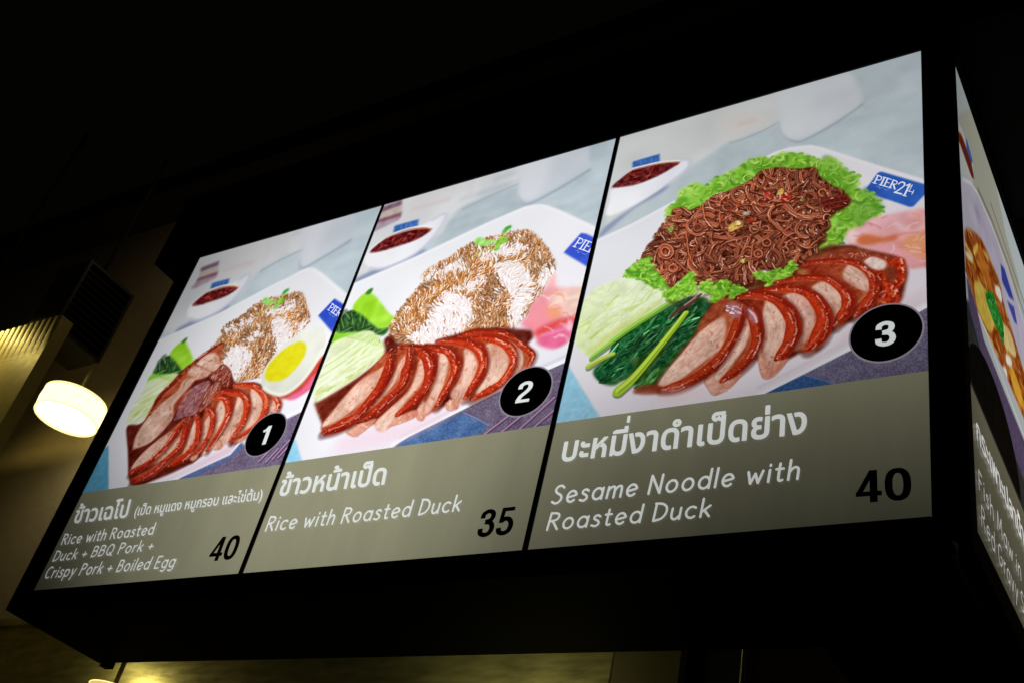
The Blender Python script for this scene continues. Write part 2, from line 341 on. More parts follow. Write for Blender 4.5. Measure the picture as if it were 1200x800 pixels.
def cucumber_rice_etc(c, G, E):
    c.fill(E(255,100, 270,30, 340,-30, 460,-20, 480,60, 545,70, 510,112, 450,90, 360,95), (58, 104, 48), 1.2, n=[(5, 26), (2.5, 20)], name='leafy_greens')
    c.setclip(E(255,100, 270,30, 340,-30, 460,-20, 480,60, 545,70, 510,112, 450,90, 360,95))
    c.dabs(E(255,100, 270,30, 340,-30, 460,-20, 480,60, 545,70, 510,112, 450,90, 360,95), 60, [(92, 150, 76), (36, 72, 34), (30, 56, 32), (112, 170, 90), (76, 128, 60)], (4, 11), (1, 2.6), (-2.2, -.6), .6, .7)
    c.setclip()
    for (u, v, du, dv, ww) in ((300,80, -20,-70, 26), (350,70, -10,-80, 30), (400,70, 20,-85, 30), (450,70, 30,-70, 26), (500,90, 25,-60, 22), (280,95, 60,-30, 22), (380,92, 70,-26, 24), (470,100, 60,-30, 20), (330,20, -30,-40, 24), (430,10, 10,-45, 26)):
        base, tip = E(u,v, u+du,v+dv); d = np.array(tip)-np.array(base); nn = np.array([-d[1], d[0]])/np.hypot(*d)*ww/4.7/2; m_ = np.array(base)+d*.5
        lf = [base, tuple(m_+nn), tip, tuple(m_-nn)]; g = c.rg.uniform(.7, 1.25)
        c.stroke([base, tip], (24, 48, 26), ww/4.7+2, .5, 1.4); c.fill(lf, (70*g, 122*g, 56*g), .8, n=[(3, 16)], grad=((lf[1], lf[3]), (42*g, 84*g, 40*g))); c.stroke([base, tip], (150, 190, 118), .9, .6, .5)
    leaf = [(180+u/4.286, 230+v/4.286) for u, v in ((1000,560), (1060,488), (1110,500), (1180,585), (1215,615), (1190,650), (1130,665), (1050,600))]
    c.fill(leaf, (150, 212, 40), 1.2, n=[(8, 14)], grad=((leaf[1], leaf[5]), (170, 226, 70)))
    c.fill([(180+u/4.286, 230+v/4.286) for u, v in ((1064,492), (1078,472), (1098,462), (1102,472), (1085,494))], (58, 128, 40), 1.)
    c.fill(E(225,150, 245,100, 330,95, 430,85, 440,110, 300,140, 240,180), (138, 206, 52), 1.2, n=[(6, 12)])
    cu = E(240,145, 380,95, 430,84, 455,92, 500,130, 528,190, 510,225, 480,245, 400,312, 300,385, 160,476, 134,470, 128,430, 145,370, 165,320, 210,220)
    c.fill(cu, (224, 232, 196), 1., grad=(E(200,330, 520,120), (206, 222, 158)), n=[(12, 8), (4, 6)], name='cucumber')
    c.setclip(cu, soft=1.)
    for i in range(15):
        o = i*27-150; c.stroke(E(120+o*.55,480+o*.25-90, 300+o*.45,330+o*.2-60, 470+o*.35,200+o*.2-60), c.rg.choice([(244, 247, 230), (196, 216, 130), (238, 242, 214)]), c.rg.uniform(1.4, 3.2), .6, 1.)
    for i in range(46):
        t = c.rg.random(); x, y = 150+330*t+c.rg.gauss(0, 30), 430-300*t+c.rg.gauss(0, 36)
        q = E(x, y, x+c.rg.uniform(30, 90), y-c.rg.uniform(20, 70))
        c.stroke(q, c.rg.choice([(198, 216, 132), (238, 242, 220), (190, 212, 116), (244, 246, 232), (212, 226, 160)]), c.rg.uniform(1, 3.4), .5, 1.2)
    c.dabs(E(130,430, 300,370, 400,310, 480,245, 510,190, 430,260, 300,340, 150,400), 16, [(176, 190, 92), (196, 200, 110)], (4, 10), (1.4, 3), (-1, -.4), .5, 1.)
    for i in range(16):
        x = 300+i*15; c.stroke(E(x, 112-i*.8, x+26, 122+i*4), (160, 204, 84), 1., .5, .5)
    c.setclip()
    rice(c, G, None)
    # herbs on the rice
    for poly, cl in ((G(535,150, 560,130, 600,145, 605,165, 570,180, 545,172), (150, 224, 112)), (G(640,200, 660,150, 690,128, 720,140, 705,160, 680,170, 665,200), (112, 198, 62)), (G(684,105, 700,80, 730,66, 736,80, 712,98, 694,112), (66, 170, 52)), (G(560,160, 620,145, 660,150, 600,180), (168, 226, 120))):
        c.fill(poly, cl, 1., .9, n=[(3, 24)], name='herb_sprig' if cl[0] == 112 else None)
    c.stroke(G(520,240, 590,200, 650,190, 700,110), (196, 206, 60), 1.6, .8, .7)

def ginger(c, G):
    gp = G(790,600, 820,560, 840,480, 905,420, 930,340, 955,318, 975,340, 985,400, 1090,410, 1140,430, 1100,560, 1060,640, 1040,690, 980,722, 930,722, 880,700, 860,650)
    c.fill(gp, (238, 176, 176), 2.2, n=[(9, 14)], name='pickled_ginger', grad=(G(960,350, 960,720), (232, 110, 140)))
    c.fill(G(960,430, 1100,400, 1180,440, 1100,560, 1000,560, 940,500), (240, 206, 190), 3, .9, n=[(6, 10)])
    c.fill(G(820,560, 900,480, 960,500, 1000,560, 900,620, 800,612), (238, 148, 160), 3, .8)
    c.fill(G(930,510, 985,510, 1000,560, 950,570), (240, 160, 110), 3, .9)
    c.fill(G(860,640, 960,590, 1080,560, 1080,600, 980,625, 880,668), (222, 70, 66), 2.2, .85)
    c.fill(G(880,690, 960,630, 1070,590, 1050,680, 990,724, 930,724), (232, 104, 150), 2, .9, n=[(5, 10)])
    c.stroke(G(950,500, 1010,470, 1100,450), (250, 226, 214), 4, .6, 2)
    c.stroke(G(900,660, 980,640, 1060,610), (244, 150, 186), 3, .6, 1.5)
    c.setclip(gp, soft=1.)
    for x, y in c.rpts(gp, 26):
        th = c.rg.uniform(-.9, .5); l = c.rg.uniform(5, 14); k = c.rg.uniform(-.6, .6)
        c.stroke([(x, y), (x+l*.5*math.cos(th), y+l*.5*math.sin(th)), (x+l*math.cos(th+k), y+l*math.sin(th+k))], c.rg.choice([(252, 226, 222), (214, 116, 128), (244, 196, 196), (236, 150, 120), (226, 130, 140)]), c.rg.uniform(.8, 2.6), .45, 1.)
    c.setclip()
    c.fill(G(1040,590, 1062,580, 1064,630, 1044,640), (250, 214, 226), 1.5, .8)

def paint_two(c):
    edges = dict(plate=[(720,400), (664.6,423.5), (588.7,456.5), (480,511), (463,522.5), (440,545), (354,545), (353,538), (346.5,517), (335,500)])
    G, H, E, F = paint_rice_panel(c, False, edges)
    # cloths
    c.fill(edges['plate'][6:] + [(320,500), (320,560)], (148, 208, 238), 1.2, smooth=False, n=[(4, 8)], name='table_cloth')
    c.fill([(463,522.5), (480,511), (588.7,456.5), (664.6,423.5), (720,395), (720,540), (440,550)], (110, 98, 122), 1., smooth=False, n=[(1.2, 16), (6, 9)], name='place_mat')
    c.fill(F(-60,790, 0,757, 340,605, 420,640, 495,682, 440,740, 0,830, -80,830), (78, 110, 160), 1.4, smooth=False, n=[(1.4, 14), (8, 10)])
    c.stroke(F(340,605, 420,640, 495,682), (150, 140, 176), 1.2, .7, .5)
    for q in (F(470,735, 620,622), F(560,735, 690,630), F(655,735, 905,508), F(770,700, 940,556)):
        c.stroke([(x+.6, y+1) for x, y in q], (70, 44, 84), 2.4, .7, .6); c.stroke(q, (190, 142, 176), 1.7, .85, .5)
    c.stroke([(460,520), (480,508.5), (588.7,454), (664.6,421), (720,393)], (246, 247, 252), 4.2, 1, .8, smooth=False)
    c.stroke([(470,511), (580,454.5), (662,417)], (206, 196, 214), 3, .6, 2, smooth=False)
    c.fill(E(240,720, 330,640, 700,560, 847,500, 847,560, 580,690, 300,760), (236, 208, 222), 6, .7)
    tag = G(1112,108, 1140,112, 1230,155, 1230,330, 1145,290, 1018,214)
    c.fill([(x, y) for x, y in tag], (56, 84, 204), .9, smooth=False, n=[(8, 8)], name='logo_tag')
    tag_text(c, (640+500/13.34, 260+225/13.34), (640+1090/13.34, 260+440/13.34), (640+335/13.34, 260+470/13.34), tag)
    ginger(c, G)
    cucumber_rice_etc(c, G, E)
    pool = E(134,480, 160,472, 300,388, 400,320, 505,235, 525,190, 520,130, 560,110, 600,150, 700,160, 850,170)+F(190,150, 330,110, 420,85, 560,75, 680,85, 760,95, 770,140, 740,180, 760,250, 700,330, 560,430, 400,500, 280,540, 120,600, 0,600)+E(480,590, 300,620, 185,622, 175,590)
    c.fill(pool, (112, 40, 24), 1.6, n=[(8, 16), (3, 8)], grad=(E(160,560, 620,170), (92, 26, 18)), name='sauce_pool')
    c.setclip(pool); c.dabs(E(140,480, 300,390, 500,240, 560,120, 640,170, 450,330, 200,590), 26, [(150, 66, 40), (130, 50, 30), (80, 18, 14)], (4, 14), (1, 3), (-1.1, -.5), .5, 1.5); c.setclip()
    S = slice_
    for q in (E(380,378, 470,280, 530,222), E(400,360, 480,290, 540,240), E(420,345, 500,255)): c.stroke(q, (206, 140, 96), 2.2, .8, .8)
    k = 1/4.706; kf = 1/5.335
    S(c, F(618,160, 660,178, 705,240, 700,320, 640,370, 622,360, 648,300, 650,230), F(300,140, 400,105, 560,112, 640,140, 720,200, 768,245, 745,310), [6, 6, 6, 5, 5, 5, 4], gloss=.7)
    S(c, F(425,470, 480,380, 500,290, 485,195, 540,190, 600,240, 610,310, 570,410, 490,462), F(360,150, 480,138, 590,170, 648,240, 640,320, 580,410, 490,470, 388,520), np.array([30, 40, 44, 40, 38, 40, 40, 36])*kf, sk=(190, 44, 20))
    S(c, F(265,470, 310,400, 345,300, 340,222, 385,235, 412,310, 390,400, 335,520, 300,525), F(170,165, 320,160, 420,198, 460,260, 448,350, 390,450, 345,515), np.array([30, 44, 46, 46, 44, 38, 30])*kf, tail=F(228,545, 290,515, 302,575, 240,588), sk=(182, 40, 18))
    S(c, F(92,570, 130,480, 180,290, 205,235, 232,300, 220,400, 172,520, 110,605), F(90,190, 180,205, 245,225, 288,290, 278,370, 222,470, 168,565), np.array([30, 40, 46, 48, 46, 42, 34])*kf, tail=F(42,600, 88,510, 92,640, 52,645), sk=(168, 34, 16))
    S(c, E(490,570, 560,500, 660,400, 715,245, 742,265, 722,370, 640,465, 545,600, 500,610), E(600,175, 690,185, 752,215, 778,290, 750,390, 680,475, 590,545), np.array([30, 44, 52, 54, 52, 50, 40])*k, tail=E(485,590, 560,565, 690,520, 685,560, 540,612, 495,612), sk=(164, 32, 16))
    S(c, E(405,535, 470,460, 560,350, 608,255, 632,242, 602,325, 540,412, 440,525), E(655,175, 660,230, 648,295, 618,380, 532,468, 452,540, 370,585), np.array([36, 46, 52, 54, 52, 50, 44])*k, tail=E(310,640, 380,585, 480,568, 400,640, 356,664), sk=(160, 32, 16))
    S(c, E(195,590, 250,520, 360,390, 470,320, 512,298, 480,385, 420,452, 300,542, 205,597), E(548,200, 545,290, 502,388, 440,470, 358,560, 262,612, 180,640), np.array([36, 52, 54, 52, 54, 54, 42])*k, sk=(158, 30, 16), fib=60)
    c.dabs(E(500,130, 847,150, 847,220, 560,210), 16, [(206, 80, 50), (240, 150, 120)], (1, 3), (.8, 1.6), a=.7)

def paint_one(c):
    src = np.array([[1.131, .6], [.623, .377], [.999, .746], [.813, .68], [.986, .876], [.619, .7837], [1.1445, .6318], [1.0622, .7843], [.7795, .8021], [.875, .237]])
    dst = np.array([[.506, .615], [.042, .406], [.401, .727], [.237, .659], [.388, .858], [.0636, .7618], [.5336, .6186], [.4489, .7777], [.2093, .7802], [.304, .237]])
    A = np.array([[.94160835, -.06004242, -.49178172], [.00975314, .93668325, .02483253]])
    res = dst-(src@A[:, :2].T+A[:, 2])
    def warp(q):
        d = ((q[:, None]-src[None])**2).sum(2)+6e-4; w = 1/d**1.3; w /= w.sum(1, keepdims=True)
        return q@A[:, :2].T+A[:, 2]+w@res
    I, J, K = cr(90,400,4.444), cr(220,360,4.444), cr(170,300,4.706)
    c.warp = warp
    edges = dict(plate=[(720,470), (700,600), (300,640), (250,420)])
    G, H, E, F = paint_rice_panel(c, True, edges)
    c.warp = None
    c.k *= .8
    c.fill(I(10,800, 60,700, 140,560, 166,540, 166,770, 120,790), (96, 168, 202), 1., smooth=False, n=[(4, 8)], name='table_cloth')
    c.fill(I(530,712, 800,590) + J(440,490+130, 600,540, 660,500, 600,900, 200,900) + I(500,780), (114, 100, 126), 1, smooth=False, n=[(1.2, 16), (6, 9)], name='place_mat')
    c.fill(I(530,712, 800,592) + J(260,680, 300,720, 200,800) + I(500,760), (80, 106, 158), 1.4, smooth=False, n=[(1.4, 14)])
    for q in (J(370,800, 440,730), J(410,800, 470,735), J(440,790, 530,690), J(470,780, 545,700)):
        c.stroke([(x+.6, y+1) for x, y in q], (70, 44, 84), 2.4, .7, .6); c.stroke(q, (196, 150, 186), 1.7, .85, .5)
    c.stroke(I(500,722, 560,690, 800,578) + J(300,668, 330,652, 480,580, 600,528), (244, 245, 250), 4.2, 1, .8, smooth=False)
    c.fill(I(420,740, 560,670, 800,540, 800,580, 560,690), (228, 190, 214), 3, .7)
    tag = K(1045,236, 1130,290, 1060,440, 1030,418, 955,330)
    c.fill(tag, (48, 78, 196), .9, smooth=False, n=[(8, 8)], name='logo_tag')
    tag_text(c, (360+385/13.33, 335+255/13.33), (360+700/13.33, 335+470/13.33), (360+262/13.33, 335+430/13.33), tag, .9)
    c.fill(J(480,460, 560,390, 720,240, 700,330, 640,420, 560,470, 520,475), (214, 66, 48), 1.6, n=[(5, 12)], name='pickled_ginger')
    c.fill(J(520,470, 600,420, 690,320, 690,380, 600,450, 560,476), (232, 112, 168), 1.8, .9)
    c.warp = warp; c.k /= .8
    cucumber_rice_etc(c, G, E)
    c.warp = None; c.k *= .8
    pool = I(262,442, 330,428, 400,360, 412,300, 480,230, 540,160, 610,110, 700,130, 780,150, 880,280) + J(330,390, 420,420, 470,470, 480,520, 380,560, 200,640) + I(620,620, 350,742, 290,745, 272,700, 266,560)
    c.fill(pool, (92, 24, 16), 1.4, n=[(8, 14), (3, 8)], name='sauce_pool')
    c.setclip(pool); c.dabs(I(262,442, 400,360, 500,400, 420,520, 300,560, 270,640), 30, [(122, 40, 24), (70, 14, 12), (140, 60, 40)], (4, 12), (1, 3), (-1, -.4), .5, 1.3); c.setclip()
    k = 1/4.444; S = slice_
    PM, PM2 = (222, 186, 166), (202, 158, 138)
    # crispy pork chunks and roast pieces behind
    S(c, I(625,112, 700,62, 735,80, 742,140, 690,150, 650,130), I(606,118, 680,58, 760,10), np.array([18, 16, 12])*k, PM, PM2, (134, 30, 16), .4, 'roast_pork_piece', 14)
    S(c, I(545,195, 600,130, 690,160, 650,190, 560,207), I(520,215, 560,165, 606,120), np.array([20, 22, 16])*k, PM, PM2, (130, 28, 16), .4, 'roast_pork_piece', 14)
    for poly, col in ((I(690,175, 730,150, 760,122, 800,160, 800,230, 740,225), (140, 62, 46)), (I(520,385, 540,300, 600,240, 690,205, 680,280, 620,375, 560,392, 505,412), (152, 96, 100)), (I(636,366, 680,255, 735,208, 752,240, 700,320), (150, 76, 62))):
        c.stroke(poly+poly[:1], (84, 20, 14), 3, .7, 1)
        c.fill(poly, col, 1., n=[(4, 26), (2, 16)], name='crispy_pork_piece')
        c.setclip(poly); c.dabs(poly, 34, [(206, 160, 158), (178, 96, 62), (110, 44, 40), (196, 140, 120), (226, 190, 186), (160, 84, 50)], (3, 9), (.7, 2), (-1.3, -.7), .7, .6); c.setclip()
    S(c, I(308,533, 330,460, 420,345, 520,270, 545,215, 602,210, 550,272, 505,330, 490,400, 400,502, 322,538), I(380,380, 412,325, 450,270, 520,205, 560,160), np.array([8, 20, 24, 22, 14])*k, PM, PM2, (134, 26, 14), .3, 'roast_pork_slice', 70)
    # lean roast slices, back to front
    S(c, J(418,500, 445,490, 462,500, 458,545, 430,560), J(395,440, 450,462, 474,500, 468,535), np.array([14, 20, 20, 14])*k, sk=(196, 52, 22))
    S(c, J(250,680, 315,570, 335,430, 372,450, 392,520, 362,600, 290,682), J(240,405, 340,408, 406,470, 398,550, 345,622, 228,700), np.array([22, 28, 30, 28, 26, 20])*k, sk=(200, 52, 24))
    S(c, J(165,690, 230,560, 262,470, 290,500, 272,590, 205,695), J(150,440, 270,448, 312,510, 282,610, 222,692), np.array([20, 32, 32, 30, 24])*k, sk=(192, 46, 22))
    S(c, J(78,740, 130,590, 172,500, 196,540, 170,625, 100,735), J(130,470, 195,470, 216,535, 188,612, 100,745), np.array([22, 28, 30, 28, 22])*k, sk=(190, 44, 22), tail=J(140,712, 170,690, 178,730, 140,740))
    S(c, J(20,760, 70,640, 112,570, 120,620, 86,690, 40,760), J(100,520, 132,560, 122,640, 88,710, 20,790), np.array([18, 28, 28, 28, 20])*k, sk=(186, 42, 22))
    S(c, I(558,585, 590,480, 620,420, 626,480, 592,552), I(622,380, 638,440, 622,530, 562,600, 470,650), np.array([20, 32, 34, 34, 24])*k, sk=(182, 38, 20))
    S(c, I(408,622, 470,545, 540,472, 546,500, 502,572, 422,627), I(588,395, 572,450, 542,540, 462,622, 385,688, 285,728), np.array([22, 34, 38, 40, 40, 36])*k, sk=(176, 34, 20))
    S(c, I(296,655, 350,582, 440,502, 505,478, 462,542, 380,612), I(565,408, 528,462, 452,560, 362,640, 275,684), np.array([18, 30, 32, 34, 30])*k, sk=(168, 30, 18))
    c.fill(I(590,612, 620,590, 632,600, 610,620), (226, 160, 130), 1., .9)
    # boiled egg
    egg = J(384,390, 400,322, 460,240, 560,150, 640,108, 700,104, 722,150, 710,222, 660,310, 590,400, 510,456, 450,457, 402,432)
    c.stroke(J(384,400, 404,440, 452,466, 512,464, 592,408, 662,318), (150, 110, 100), 3, .5, 2)
    c.fill(egg, (232, 234, 222), .9, grad=(J(620,160, 430,440), (216, 218, 205)), n=[(14, 6)], name='boiled_egg')
    c.stroke(J(396,420, 450,448, 512,446, 588,390, 655,305, 700,220), (246, 246, 238), 3, .7, 1.5)
    yolk = J(406,340, 430,292, 500,222, 580,180, 616,196, 612,250, 562,322, 500,376, 432,386, 408,370)
    c.fill(yolk, (226, 218, 30), 1.2, grad=(J(600,190, 420,380), (222, 214, 26)), n=[(6, 5), (2.5, 4)], name='egg_yolk')
    c.k /= .8

def paint_three(c):
    A, B, C_, D = cr(660,270,4), cr(860,260,4), cr(740,170,4), cr(690,60,2.927)
    c.fill(D(-50,800, -50,100, 500,-100, 1250,-150, 1250,800), (188, 200, 205), 1, smooth=False, n=[(70, 9), (16, 5), (7, 2)])
    for i in range(14):
        x = c.rg.uniform(600, 1150); y = c.rg.uniform(120, 420); c.stroke(D(x-90,y+26, x,y, x+90,y-20), c.rg.choice([(176, 190, 198), (202, 211, 214), (170, 186, 194)]), c.rg.uniform(4, 12), .35, 5)
    c.fill(D(60,560, 20,420, 80,280, 300,180, 470,140, 660,90, 662,236, 560,285, 485,312, 440,338, 340,405, 300,440, 180,515, 60,600), (205, 208, 207), 3.5, n=[(30, 7)])
    c.fill(D(440,230, 600,200, 640,215, 520,290, 470,290), (212, 206, 202), 7, .8); c.stroke(D(520,250, 560,240), (210, 186, 180), 5, .6, 4)
    c.stroke(D(656,240, 600,272, 520,305, 485,314), (158, 168, 178), 2.6, .65, 1.6)
    c.stroke(D(655,250, 664,282, 700,308, 742,304, 840,250, 936,184), (150, 160, 172), 3.6, .7, 1.8)
    c.fill(D(655,240, 660,272, 678,293, 706,302, 742,298, 840,244, 935,178, 925,130, 900,80, 820,60, 640,120), (206, 210, 216), 2.2, n=[(25, 5)], name='cup')
    c.fill(D(655,240, 665,280, 700,298, 745,270, 770,100, 650,130), (214, 217, 219), 5, .8)
    body = D(60,560, 70,520, 82,470, 150,430, 245,395, 315,375, 345,378, 330,410, 262,462, 180,515, 90,560)
    sauce_bowl(c, body, D(80,467, 110,438, 150,410, 200,396, 250,386, 311,382, 280,405, 235,430, 170,456, 120,466), D(150,380, 243,353, 243,380, 150,404), D(150,408, 245,386, 311,381), D(40,640, 60,600, 170,525, 262,462, 272,468, 240,492, 150,545))
    plate = D(-80,720, 20,650, 150,590, 300,510, 640,345, 700,328, 760,322, 800,330, 860,350, 1000,395, 1152,440, 1300,500) + [(1120,345), (1087,360), (997,410), (897,460.5), (880,490), (700,492), (690,468), (680,452), (667,430), (640,400)]
    c.fill(plate, (222, 223, 228), 1.1, smooth=False, grad=(D(200,600) + [(940,440)], (232, 223, 230)), n=[(50, 5)], name='serving_plate')
    c.stroke(D(20,656, 150,596, 300,516, 640,352, 700,336, 760,330, 800,338, 1000,402, 1152,448), (234, 235, 238), 3, .6, 1.5)
    c.fill([(690,468), (680,452), (667,430), (640,400), (640,520), (706,492)], (148, 200, 224), 1.2, smooth=False, n=[(4, 8)], name='table_cloth')
    c.fill([(897,460.5), (997,410), (1087,360), (1130,340), (1130,460), (880,480)], (108, 100, 126), 1, smooth=False, n=[(1.1, 18), (6, 10)], name='place_mat')
    c.fill(B(120,815, 180,785, 330,715, 440,740, 470,780), (56, 88, 140), 1.2, smooth=False, n=[(1.4, 12)])
    c.stroke(B(330,715, 400,735, 470,755), (150, 140, 168), 1, .6, .5)
    c.stroke([(880,466.5), (897,458), (997,407.5), (1087,357.5), (1110,345)], (240, 241, 246), 4.4, 1, .8, smooth=False)
    c.stroke([(890,453), (990,402), (1086,350)], (214, 204, 216), 3, .6, 2, smooth=False)
    c.fill([(870,462), (960,420), (1000,385), (1080,340), (1085,352), (1000,400), (930,440)], (226, 204, 212), 4, .6)
    tag = [(990+x/11.43, 190+y/11.43) for x, y in ((440,150), (475,134), (510,138), (1062,300), (1200,340), (1062,450), (920,600), (870,606), (260,400))]
    c.fill(tag, (48, 98, 190), .9, smooth=False, n=[(8, 8)], name='logo_tag')
    U = lambda x, y: (990+x/11.43, 190+y/11.43)
    c.fill([U(260,400), U(300,330), U(420,360), U(560,460), U(540,500)], (40, 72, 162), 2.5, .6)
    tag_text(c, U(412,158), U(960,320), U(320,345), tag, 1.1)
    # lettuce
    back = C_(165,330, 175,290, 222,265, 230,222, 280,190, 355,188, 400,150, 470,132, 530,85, 600,60, 640,72, 700,42, 790,40, 850,62, 900,78, 955,68, 1000,120, 1060,150, 1062,210, 1130,228, 1172,290, 1160,335, 1100,360, 1080,395, 1025,400, 985,460, 925,478, 870,505, 850,400, 700,200, 400,300, 200,380)
    greens = [(142, 198, 56), (112, 170, 42), (166, 214, 78), (84, 138, 34), (186, 226, 104), (128, 186, 48)]
    c.fill(back, (128, 190, 58), 1.8, n=[(9, 26), (4, 14)], name='lettuce')
    for x, y in c.rpts(back, 110):
        r = c.rg.uniform(4, 9); c.fill([(x+r*math.cos(t)*c.rg.uniform(.6, 1.1), y+.75*r*math.sin(t)*c.rg.uniform(.6, 1.1)) for t in (0, 1, 2, 3, 4, 5)], c.rg.choice([(176, 222, 98), (150, 208, 66), (104, 164, 42), (120, 184, 48), (192, 232, 122), (88, 146, 38)]), 1.4, .6)
    frill(c, back, greens, 170, (3, 8), (66, 122, 30), (206, 236, 128))
    c.fill(C_(1010,330, 1100,250, 1170,300, 1100,370, 1050,380), (70, 130, 34), 4, .4); c.fill(C_(880,110, 960,90, 1040,170, 1000,220), (84, 150, 36), 5, .35)
    gp = B(528,70, 545,40, 600,22, 640,-10, 760,-40, 900,-60, 940,0, 930,200, 880,212, 820,216, 760,170, 640,130, 560,112, 535,95)
    c.fill(gp, (232, 178, 182), 1.8, grad=(B(700,0, 800,220), (226, 140, 128)), n=[(9, 12)], name='pickled_ginger')
    c.fill(B(530,70, 550,40, 585,60, 580,100, 545,100), (246, 214, 214), 1.5, .9)
    c.fill(B(575,85, 620,60, 700,75, 760,60, 760,85, 680,100, 600,112), (206, 98, 44), 2., .8)
    c.fill(B(780,110, 840,60, 900,40, 940,130, 880,190, 830,170), (232, 158, 104), 3.5, .8)
    c.fill(B(640,130, 720,110, 800,140, 860,160, 900,200, 800,215, 720,165), (238, 168, 180), 2.5, .8)
    c.stroke(B(760,10, 830,50, 900,20), (240, 210, 214), 5, .6, 3); c.stroke(B(700,100, 780,60, 860,50), (214, 120, 116), 2.4, .5, 1.5)
    c.setclip(gp, soft=1.)
    for x, y in c.rpts(gp, 26):
        th = c.rg.uniform(-.9, .5); l = c.rg.uniform(5, 14); k = c.rg.uniform(-.6, .6)
        c.stroke([(x, y), (x+l*.5*math.cos(th), y+l*.5*math.sin(th)), (x+l*math.cos(th+k), y+l*math.sin(th+k))], c.rg.choice([(252, 226, 222), (214, 116, 128), (244, 196, 196), (236, 150, 120), (226, 130, 140)]), c.rg.uniform(.8, 2.6), .45, 1.)
    c.setclip()
    # noodles
    nd = C_(52,522, 75,470, 110,440, 130,390, 185,352, 192,305, 240,290, 265,312, 330,283, 395,242, 480,205, 560,168, 605,122, 680,106, 760,116, 850,104, 885,150, 930,186, 985,212, 1022,250, 1016,290, 960,306, 928,330, 928,370, 900,440, 858,505, 820,538, 730,582, 600,588, 560,645, 500,658, 430,640, 330,652, 300,640, 250,622, 185,662, 110,612, 80,560)
    c.fill(C_(400,640, 560,630, 740,575, 860,500, 940,468, 1010,484, 800,570, 700,650, 560,700, 420,700, 330,680), (98, 56, 28), 1.6, n=[(5, 22)])
    c.fill(nd, (84, 32, 18), 1.2, n=[(5, 18), (2.4, 16)], name='noodles', smooth=False)
    ndp = sm(nd, 2)
    nz = c.noise(20*c.k)
    val = lambda q: nz[min(max(int(q[1]), 0), c.h-1), min(max(int(q[0]), 0), c.w-1)]
    locks = []
    for x, y in c.rpts(nd, 720):
        th = 2.5+.5*math.sin((x-800)*.045)+.6*math.cos((y-250)*.06)+c.rg.gauss(0, .5); kk = c.rg.gauss(0, .06); q = [(x, y, th)]
        curl = c.rg.random() < .1
        for s_ in range(c.rg.randint(8, 20)):
            kk = kk*.93+c.rg.gauss(0, .026); th += (kk if not curl else .4)*2.4*(.6 if curl else 1); x += math.cos(th)*2.7; y += math.sin(th)*2.7*.9
            if not inside(ndp, x, y) and c.rg.random() < .8: break
            q.append((x, y, th))
        if len(q) > 3: locks.append((q, 1 if curl else c.rg.choice([1, 1, 2, 2, 3])))
    locks.sort(key=lambda l: l[0][0][1]*.22+c.rg.uniform(0, 34))
    for i, (q, cnt) in enumerate(locks):
        g0 = min(1.1, c.rg.uniform(.74, 1.12)*(.84+.24*i/len(locks))*(1+.6*val(c.T([q[0][:2]])[0]))); wl = 2.05*cnt
        c.stroke([(a_+.8, b_+1.8) for a_, b_, _ in q], (64, 22, 12), wl+1.4, .42, 1.1)
        for k in range(cnt):
            o = (k-(cnt-1)/2)*1.8; w = c.rg.uniform(1.25, 1.9); g = g0*c.rg.uniform(.88, 1.1)
            z = [(a_+math.sin(t)*o+c.rg.gauss(0, .25), b_-math.cos(t)*o+c.rg.gauss(0, .25)) for a_, b_, t in q]
            c.stroke([(u+.35, v+.7) for u, v in z], (74, 28, 16), w+.5, .6, .5)
            c.stroke(z, (min(255, 184*g), 101*g, 71*g), w, .92, .5)
            if c.rg.random() < .75:
                m0 = c.rg.randrange(0, max(1, len(z)-3)); c.stroke([(u-.3, v-.45) for u, v in z[m0:m0+c.rg.randint(3, 7)]], c.rg.choice([(216, 158, 128), (232, 188, 162), (204, 138, 106), (248, 222, 204), (192, 118, 88)]), w*.45, .75, .4)
    c.fill(C_(880,265, 940,240, 1010,232, 1020,280, 960,302, 900,300), (84, 20, 16), 2., .8, n=[(3, 14)])
    for q in (C_(900,262, 960,245, 1005,240), C_(890,285, 950,270, 1010,262), C_(930,298, 990,285)): c.stroke(q, (138, 52, 34), 1.6, .8, .6)
    for poly, col in ((C_(440,392, 470,360, 530,348, 536,380, 500,400, 450,418), (236, 196, 96)), (C_(678,225, 700,202, 720,205, 716,228, 690,242), (226, 190, 70)), (C_(690,248, 740,218, 755,240, 740,275, 700,275), (190, 46, 30)), (C_(610,225, 640,214, 668,245, 650,262, 615,255), (196, 62, 44)), (C_(535,350, 590,338, 580,360, 545,366), (200, 52, 24)), (C_(505,540, 530,534, 538,552, 512,556), (214, 222, 70)), (C_(515,318, 560,310, 556,330, 525,334), (218, 212, 180)), (C_(790,258, 808,254, 812,268, 795,272), (110, 150, 50)), (C_(160,405, 190,375, 205,385, 190,415), (130, 160, 50)), (C_(480,360, 510,352, 520,372, 488,380), (250, 226, 150))):
        mq = np.mean(poly, axis=0); poly = [tuple(mq+(np.array(q)-mq)*.72) for q in poly]
        c.stroke([(x+.6, y+1) for x, y in poly], (70, 20, 10), 2, .5, .8); c.fill(poly, tuple(v*.92 for v in col), .8, n=[(2.5, 26)]); c.dabs(poly, 4, [(250, 220, 190), (120, 50, 24)], (1, 2.5), (.6, 1.2), a=.6)
    c.dabs(C_(380,280, 480,220, 640,160, 740,200, 700,280, 560,330, 440,360), 60, [(206, 84, 40), (232, 160, 110), (180, 40, 24), (240, 200, 160)], (1.5, 4), (.8, 2), a=.75)
    c.dabs(nd, 60, [(255, 226, 206), (240, 190, 160)], (1, 2.4), (.6, 1.2), a=.8)
